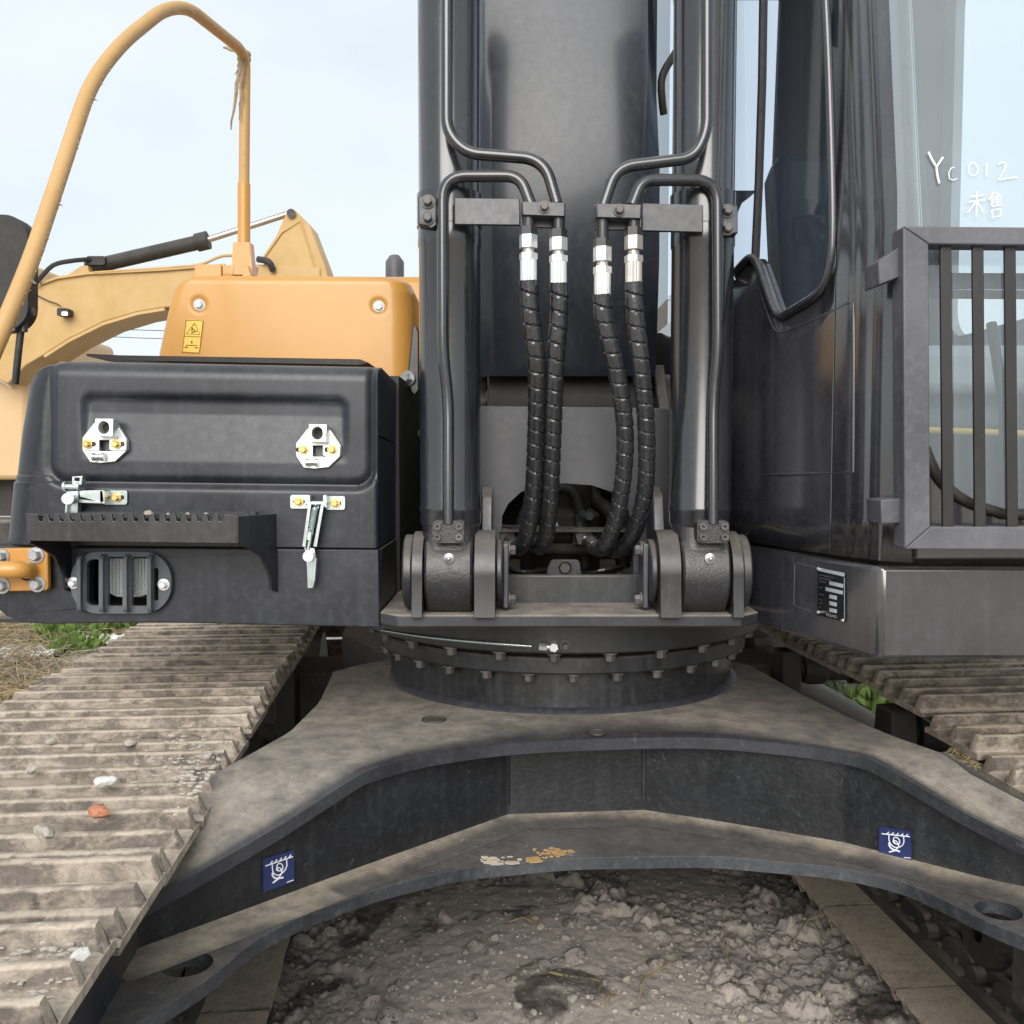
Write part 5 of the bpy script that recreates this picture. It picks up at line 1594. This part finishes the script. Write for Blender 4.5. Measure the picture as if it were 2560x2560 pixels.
# ================================================================== other things
# far yellow excavator, seen from the side, boom raised over its own tracks
D = 9.0
def far_excavator():
    root = empty('far_excavator', (-5.6, 9.4, 0))
    b = [(30, 800), (74, 734), (100, 712), (142, 697), (216, 686), (399, 677), (560, 664), (640, 660), (800, 668), (800, 740), (640, 760), (500, 765), (410, 769), (342, 780), (256, 806), (171, 848), (108, 888), (68, 911), (20, 960), (-40, 930)]
    BO = obj('boom', MB().pxprism(b, D, D + .42), 'far_yellow', root, bevel=.012)
    obj('boom_edge', MB().pxprism([(100, 706), (142, 691), (216, 680), (399, 672), (560, 659), (560, 664), (399, 677), (216, 686), (142, 697), (100, 712)], D - .03, D + .45), 'far_yellow', BO)
    obj('boom_edge', MB().pxprism([(410, 769), (342, 780), (256, 806), (171, 848), (108, 888), (112, 894), (173, 855), (258, 813), (344, 787), (412, 776)], D - .03, D + .45), 'far_yellow', BO)
    st = [(655, 643), (690, 590), (712, 540), (718, 524), (728, 520), (740, 528), (774, 561), (814, 666), (822, 700), (790, 1010), (700, 1010), (668, 700)]
    ST = obj('stick', MB().pxprism(st, D + .02, D + .40), 'far_yellow', root, bevel=.01)
    obj('stick_rib', MB().tube([W(a, c, D + .02) for a, c in ((660, 645), (705, 582), (752, 553), (795, 690))], .012, 6), 'far_yellow', ST)
    obj('stick_pin', MB().cyl(W(728, 533, D - .02), W(728, 533, D + .44), .04), 'dark_bolt', ST)
    CYo = obj('stick_cylinder', MB().cyl(W(219, 670, D + .2), W(500, 605, D + .2), .068).cyl(W(492, 607, D + .2), W(521, 600, D + .2), .085), 'machinery', root, smooth=40)
    obj('cylinder_rod', MB().cyl(W(515, 601, D + .2), W(726, 533, D + .2), .03), 'chrome', CYo)
    obj('cylinder_port', MB().pxprism(rrect(216, 262, 640, 662, 5), D + .1, D + .3), 'machinery', CYo)
    obj('cylinder_lug', MB().pxprism([(165, 690), (205, 664), (219, 664), (225, 690)], D + .05, D + .35), 'far_yellow', BO)
    obj('hose', MB().tube(catmull([W(225, 648, D + .1), W(180, 652, D), W(135, 662, D), W(105, 690, D - .05), W(82, 718, D - .05)], .05), .022, 8), 'rubber', root)
    obj('pipe', MB().tube(fillet([W(235, 682, D - .02), W(500, 664, D - .02), W(555, 638, D - .02), W(600, 640, D - .02)], .1), .014, 8), 'far_yellow', BO)
    obj('hose', MB().tube(catmull([W(645, 648, D - .02), W(672, 655, D - .06), W(684, 680, D - .02)], .03), .03, 8), 'rubber', root)
    obj('boom_lamp', MB().pxprism(rrect(142, 170, 770, 790, 5), D - .12, D - .02), 'machinery', BO, bevel=.006)
    obj('lamp_face', MB().pxprism(rrect(154, 169, 779, 789, 3), D - .13, D - .121), 'zinc', BO)
    obj('lamp_wire', MB().tube(catmull([W(80, 732, D - .02), W(120, 752, D - .03), W(148, 762, D - .03), W(153, 772, D - .05)], .05), .006, 6), 'rubber', BO)
    ho = [(-700, 600), (-60, 600), (-30, 780), (60, 806), (72, 905), (62, 1200), (-700, 1200)]
    HO = obj('house', MB().pxprism(ho, D + .3, D + 2.4), 'pale_yellow', root, bevel=.05)
    obj('house_rail', MB().tube([W(-40, 940, D + .2), W(5, 950, D + .2), W(28, 965, D + .25)], .02, 8), 'zinc', HO)
    obj('slew_base', MB().pxprism([(-500, 1200), (30, 1200), (30, 1290), (-500, 1290)], D + .6, D + 2.1), 'machinery', root)
    for yy in (D + .1, D + 2.0):
        z1_ = W(0, 1290, D).z
        pr_ = [(-6.0, .4), (-5.7, .08), (-5.3, 0), (-2.9, 0), (-2.5, .08), (-2.2, .4), (-2.5, .74), (-2.9, .82), (-5.3, .82), (-5.7, .74)]
        obj('crawler', MB().prism([(a + 0, b - .04) for a, b in pr_], lambda a, b_, t: (a, t, b_), yy, yy + .55), 'dark_steel', root, bevel=.03)
    tag(root, 'pale yellow excavator with raised boom and black stick cylinder standing behind the tool box', 'excavator')
    return root
FE = far_excavator()
FE2 = copy_tree(FE, None, Matrix.Translation((9.7, 11.0, 0)) @ Matrix.Rotation(R(150), 4, 'Z'))
tag(FE2, 'distant yellow excavator seen through the side window of the cab', 'excavator')

# overhead wires far behind
def pole(x, y, label):
    r0 = empty('utility_pole', (x, y, 0))
    obj('post', MB().cyl((x, y, -.1), (x, y, 9.5), .16, .11, seg=14), 'wood_pole', r0)
    obj('cross_arm', MB().box(x - .06, x + .06, y - .8, y + .8, 9.0, 9.12), 'wood_pole', r0)
    tag(r0, label, 'pole')
pole(-36, 44, 'wooden utility pole at the left end of the overhead wires')
pole(8.2, 46, 'wooden utility pole behind the black boom')
for kk, (yo, zo, lb) in enumerate(((-.6, 0, 'thin overhead wire on the near end of the cross arms'), (.6, 0, 'thin overhead wire on the far end of the cross arms'))):
    pts = []
    for q in range(25):
        t = q / 24
        pts.append((-36 + 44.2 * t, 44 + 2 * t + yo, 9.14 - 1.9 * 4 * t * (1 - t) * (1 + .12 * kk)))
    tag(obj('overhead_wire', MB().tube(pts, .016, 6), 'rubber'), lb, 'wire', 'overhead wires')

# plants
def weed(x, y, n, spread, hgt, label, seed, group=None):
    rg = random.Random(seed); mb = MB()
    z0 = gz(x, y)
    for q in range(n):
        a = rg.uniform(0, 2 * math.pi); rr = spread * math.sqrt(rg.random())
        bx, by = x + rr * math.cos(a), y + rr * math.sin(a)
        h = hgt * rg.uniform(.4, 1.1); tilt = rg.uniform(.1, .9); ta = rg.uniform(0, 2 * math.pi)
        d = Vector((math.cos(ta) * tilt, math.sin(ta) * tilt, 1)).normalized()
        sd = d.orthogonal().normalized()
        sd = (Matrix.Rotation(rg.uniform(0, 6.3), 3, d) @ sd)
        w = rg.uniform(.010, .026); l = rg.uniform(.05, .11)
        c = Vector((bx, by, z0 - .02)) + d * h
        dr = Vector((0, 0, -1)) * l * .25
        mb.add([c, c + d * l * .4 + sd * w, c + d * l * .85 + dr * .3 + sd * w * .6, c + d * l + dr, c + d * l * .85 + dr * .3 - sd * w * .6, c + d * l * .4 - sd * w], [(0, 1, 2, 3), (0, 3, 4, 5)])
        mb.add([Vector((bx, by, z0 - .03)), Vector((bx + .004, by, z0 - .03)), c + sd * .002, c], [(0, 1, 2, 3)])
    return tag(obj('weed_clump', mb, 'leaf_green', smooth=0, recalc=False), label, 'weeds', group)
def gpt(px, py):
    d = ray(px, py); t = -CAMZ / d.z
    return d.x * t, d.y * t
for i, (px, py, n, s, h) in enumerate(((270, 1570, 420, .30, .20), (190, 1588, 300, .26, .16), (300, 1560, 200, .2, .22), (185, 1618, 160, .16, .10))):
    x, y = gpt(px, py)
    weed(x, y, n, s, h, 'leafy green weeds among dry grass past the outer edge of the left track', 40 + i, 'weeds beside the left track')
for i, (px, py, n, s, h) in enumerate(((2150, 1735, 380, .26, .26), (2230, 1760, 380, .28, .24), (2200, 1790, 260, .22, .16), (2060, 1690, 260, .25, .2))):
    x, y = gpt(px, py)
    weed(x, y, n, s, h, 'bright green weeds showing under the track beside the carrier rollers', 60 + i, 'weeds behind the right track')
def straw(area, n, seed, name, label, h=.05, mat='straw'):
    rg = random.Random(seed); mb = MB()
    for q in range(n):
        px, py = area(rg)
        x, y = gpt(px, py)
        z = gz(x, y) + rg.uniform(-.005, h)
        a = rg.uniform(0, math.pi); l = rg.uniform(.08, .32)
        d = Vector((math.cos(a), math.sin(a), rg.uniform(-.25, .3))).normalized()
        mid = Vector((x, y, z)) + d * l * .5 + Vector((rg.uniform(-.03, .03), rg.uniform(-.03, .03), rg.uniform(0, .04)))
        mb.tube([Vector((x, y, z)), mid, Vector((x, y, z)) + d * l], rg.uniform(.0018, .004), 4, cap=False)
    return tag(obj(name, mb, mat, smooth=0, recalc=False), label, 'grass', kind='stuff')
straw(lambda r: (r.uniform(-250, 330), r.uniform(1545, 1600)), 1600, 1, 'dry_grass', 'flattened dry straw beside the outer edge of the left track', .07)
straw(lambda r: (r.uniform(-250, 150 - 0), r.uniform(1590, 1760)), 1500, 2, 'dry_grass', 'tangled dry stalks lying along the left track', .08)
straw(lambda r: (r.uniform(2350, 2560), r.uniform(1850, 1960)), 500, 3, 'dry_grass', 'dry straw behind the right track', .04)

straw(lambda r: (r.uniform(-250, 200), r.uniform(1560, 1740)), 500, 6, 'dry_twig', 'dark brown twigs tangled in the straw beside the left track', .10, 'wood_pole')
# stones and clods
def rock_mesh(seed, mat):
    rg = random.Random(seed)
    bm = bmesh.new(); bmesh.ops.create_icosphere(bm, subdivisions=2, radius=1)
    off = [Vector((rg.uniform(-1, 1), rg.uniform(-1, 1), rg.uniform(-1, 1))).normalized() for _ in range(9)]
    for v in bm.verts:
        s = 1.0
        for q in off:
            dd = v.co.normalized().dot(q)
            if dd > .55: s -= (dd - .55) * .55
        v.co = v.co * s * rg.uniform(.95, 1.05)
        v.co.z *= .65
    me = bpy.data.meshes.new('stone'); bm.to_mesh(me); bm.free()
    me.polygons.foreach_set('use_smooth', [True] * len(me.polygons)); me.set_sharp_from_angle(angle=R(30))
    me.materials.append(MATS[mat]); return me
RK = [rock_mesh(k, 'stone') for k in range(6)]
CLOD = [rock_mesh(20 + k, 'soil') for k in range(6)]
RW = rock_mesh(30, 'stone_white'); RR = rock_mesh(31, 'stone_red')
rg = random.Random(12)
def put(me, name, x, y, z, s, label, group):
    mw = Matrix.Translation((x, y, z)) @ Matrix.Rotation(rg.uniform(0, 6.3), 4, 'Z') @ Matrix.Rotation(rg.uniform(-.4, .4), 4, 'X') @ Matrix.Diagonal((s, s * rg.uniform(.7, 1.0), s, 1))
    return tag(obj(name, None, None, mesh=me, mw=mw), label, 'stone' if name == 'stone' else 'clod', group)
for q in range(46):
    px, py = rg.uniform(520, 2150), rg.uniform(2290, 2620)
    x, y = gpt(px, py); s = rg.uniform(.007, .020)
    put(rg.choice(RK), 'stone', x, y, gz(x, y) + s * .25, s, 'small pale stone lying in the loose soil between the tracks', 'stones between the tracks')
for q in range(110):
    if rg.random() < .6: px = rg.choice((rg.uniform(540, 1000), rg.uniform(1750, 2150)))
    else: px = rg.uniform(700, 2000)
    py = rg.uniform(2260, 2600)
    x, y = gpt(px, py); s = rg.uniform(.008, .022) if rg.random() < .75 else rg.uniform(.022, .045)
    put(rg.choice(CLOD), 'soil_clod', x, y, gz(x, y) + s * .15, s, 'crumbly clod of soil on the ground between the tracks', 'soil clods between the tracks')
def track_pt(px, py, z=0.795):
    d = ray(px, py); t = (z - CAMZ) / d.z
    return d.x * t, d.y * t
for px, py, me, s, lb in ((268, 1957, RW, .024, 'white stone lying on the bars of the left track'), (252, 2035, RR, .022, 'reddish orange stone lying in dried mud on the left track'),
                          (110, 2088, RK[1], .022, 'flat grey stone between two bars of the left track'), (130, 1857, RK[2], .017, 'tan flat pebble wedged beside a bar of the left track, shaded by the step'),
                          (325, 1857, RK[3], .015, 'small tan pebble on a narrow bar of the left track'), (80, 1925, RK[4], .016, 'yellowish pebble near the outer part of the left track'),
                          (200, 2390, RW, .014, 'small white chip near the inner edge of the left track'), (520, 1890, RK[5], .014, 'pebble in the gravelly mud heap at the inner edge of the left track')):
    x, y = track_pt(px, py, .785)
    put(me, 'stone', x, y, .782 + s * .3, s, lb, None)
# gravel in the mud heap on the left track
mb = MB(); base = [(v.co.x, v.co.y, v.co.z) for v in RK[0].vertices]; bf_ = [tuple(p.vertices) for p in RK[0].polygons]
for q in range(420):
    px, py = rg.gauss(490, 70), rg.gauss(1925, 35)
    if q > 250: px, py = rg.uniform(0, 230), rg.uniform(2320, 2560)
    x, y = track_pt(px, py, .785)
    s = rg.uniform(.002, .007)
    pp = U4.inverted() @ Vector((x, y, 0))
    if abs(pp.x - LX) > .29: continue
    sx_, sy_, sz_ = s * rg.uniform(.7, 1.5), s * rg.uniform(.6, 1.2), s * rg.uniform(.4, .9)
    mb.add([(x + a * sx_, y + b * sy_, .782 + c * sz_) for a, b, c in base], bf_)
tag(obj('gravel', mb, 'stone', smooth=30, recalc=False), 'fine pale gravel scattered in the mud on the left track', 'gravel', kind='stuff')
# crumbs of soil and grit on the ground between the tracks
bm = bmesh.new(); bmesh.ops.create_icosphere(bm, subdivisions=1, radius=1)
cv = [tuple(v.co) for v in bm.verts]; cf = [tuple(v.index for v in f.verts) for f in bm.faces]; bm.free()
for nm, mt, cnt, lb, sd_ in (('soil_crumbs', 'soil', 1800, 'small crumbs of dried soil strewn between the tracks', 71), ('grit', 'stone', 120, 'fine pale grit strewn in the soil between the tracks', 72)):
    rg = random.Random(sd_); mb = MB()
    P_ = [gpt(rg.uniform(500, 2180), rg.uniform(2190, 2640)) for q in range(cnt)]
    Z_ = ground_z(np.array([p[0] for p in P_]), np.array([p[1] for p in P_]))
    for q in range(cnt):
        x, y = P_[q]; s = rg.uniform(.0018, .0075) * (.6 if mt == 'stone' else 1)
        z = float(Z_[q]) + s * .2
        jit = [rg.uniform(.35, 1.45) for _ in cv]
        mb.add([(x + a * s * k_, y + b * s * k_, z + c * s * .75 * k_) for (a, b, c), k_ in zip(cv, jit)], cf)
    tag(obj(nm, mb, mt, smooth=0, recalc=False), lb, 'soil', kind='stuff')
straw(lambda r: (r.uniform(900, 2100), r.uniform(2280, 2600)), 9, 8, 'dry_stalk', 'thin dry stalks lying on the soil between the tracks', .02)
rg = random.Random(99)
# litter
def sheet(px, py, w, h, label, seed, name='plastic_sheet', mat='plastic_white', cat='litter'):
    x, y = gpt(px, py); r_ = random.Random(seed)
    V = np.zeros((9, 12, 3))
    for j in range(9):
        for i in range(12):
            V[j, i] = (x + (i / 11 - .5) * w + r_.uniform(-.02, .02), y + (j / 8 - .5) * h + r_.uniform(-.02, .02), gz(x, y) + .03 + r_.uniform(0, .05))
    tag(obj(name, MB().grid(V), mat, smooth=60, recalc=False, solid=.004), label, cat)
sheet(70, 1632, .42, .3, 'crumpled white plastic sheet lying in the dry grass', 4)
sheet(262, 1598, .30, .2, 'white scrap of plastic beside the green weeds', 5)
x, y = gpt(2135, 1768); z = gz(x, y)
b_ = obj('plant_pot', MB().lathe([(.0, 0), (.11, 0), (.14, .22), (.15, .22), (.15, .24), (.13, .24), (.105, .03), (.0, .03)], lambda a, b, h: (x + a, y + b, z + h - .01), 24), 'bucket_grey')
tag(b_, 'dark grey plastic pot standing in the green weeds', 'pot')
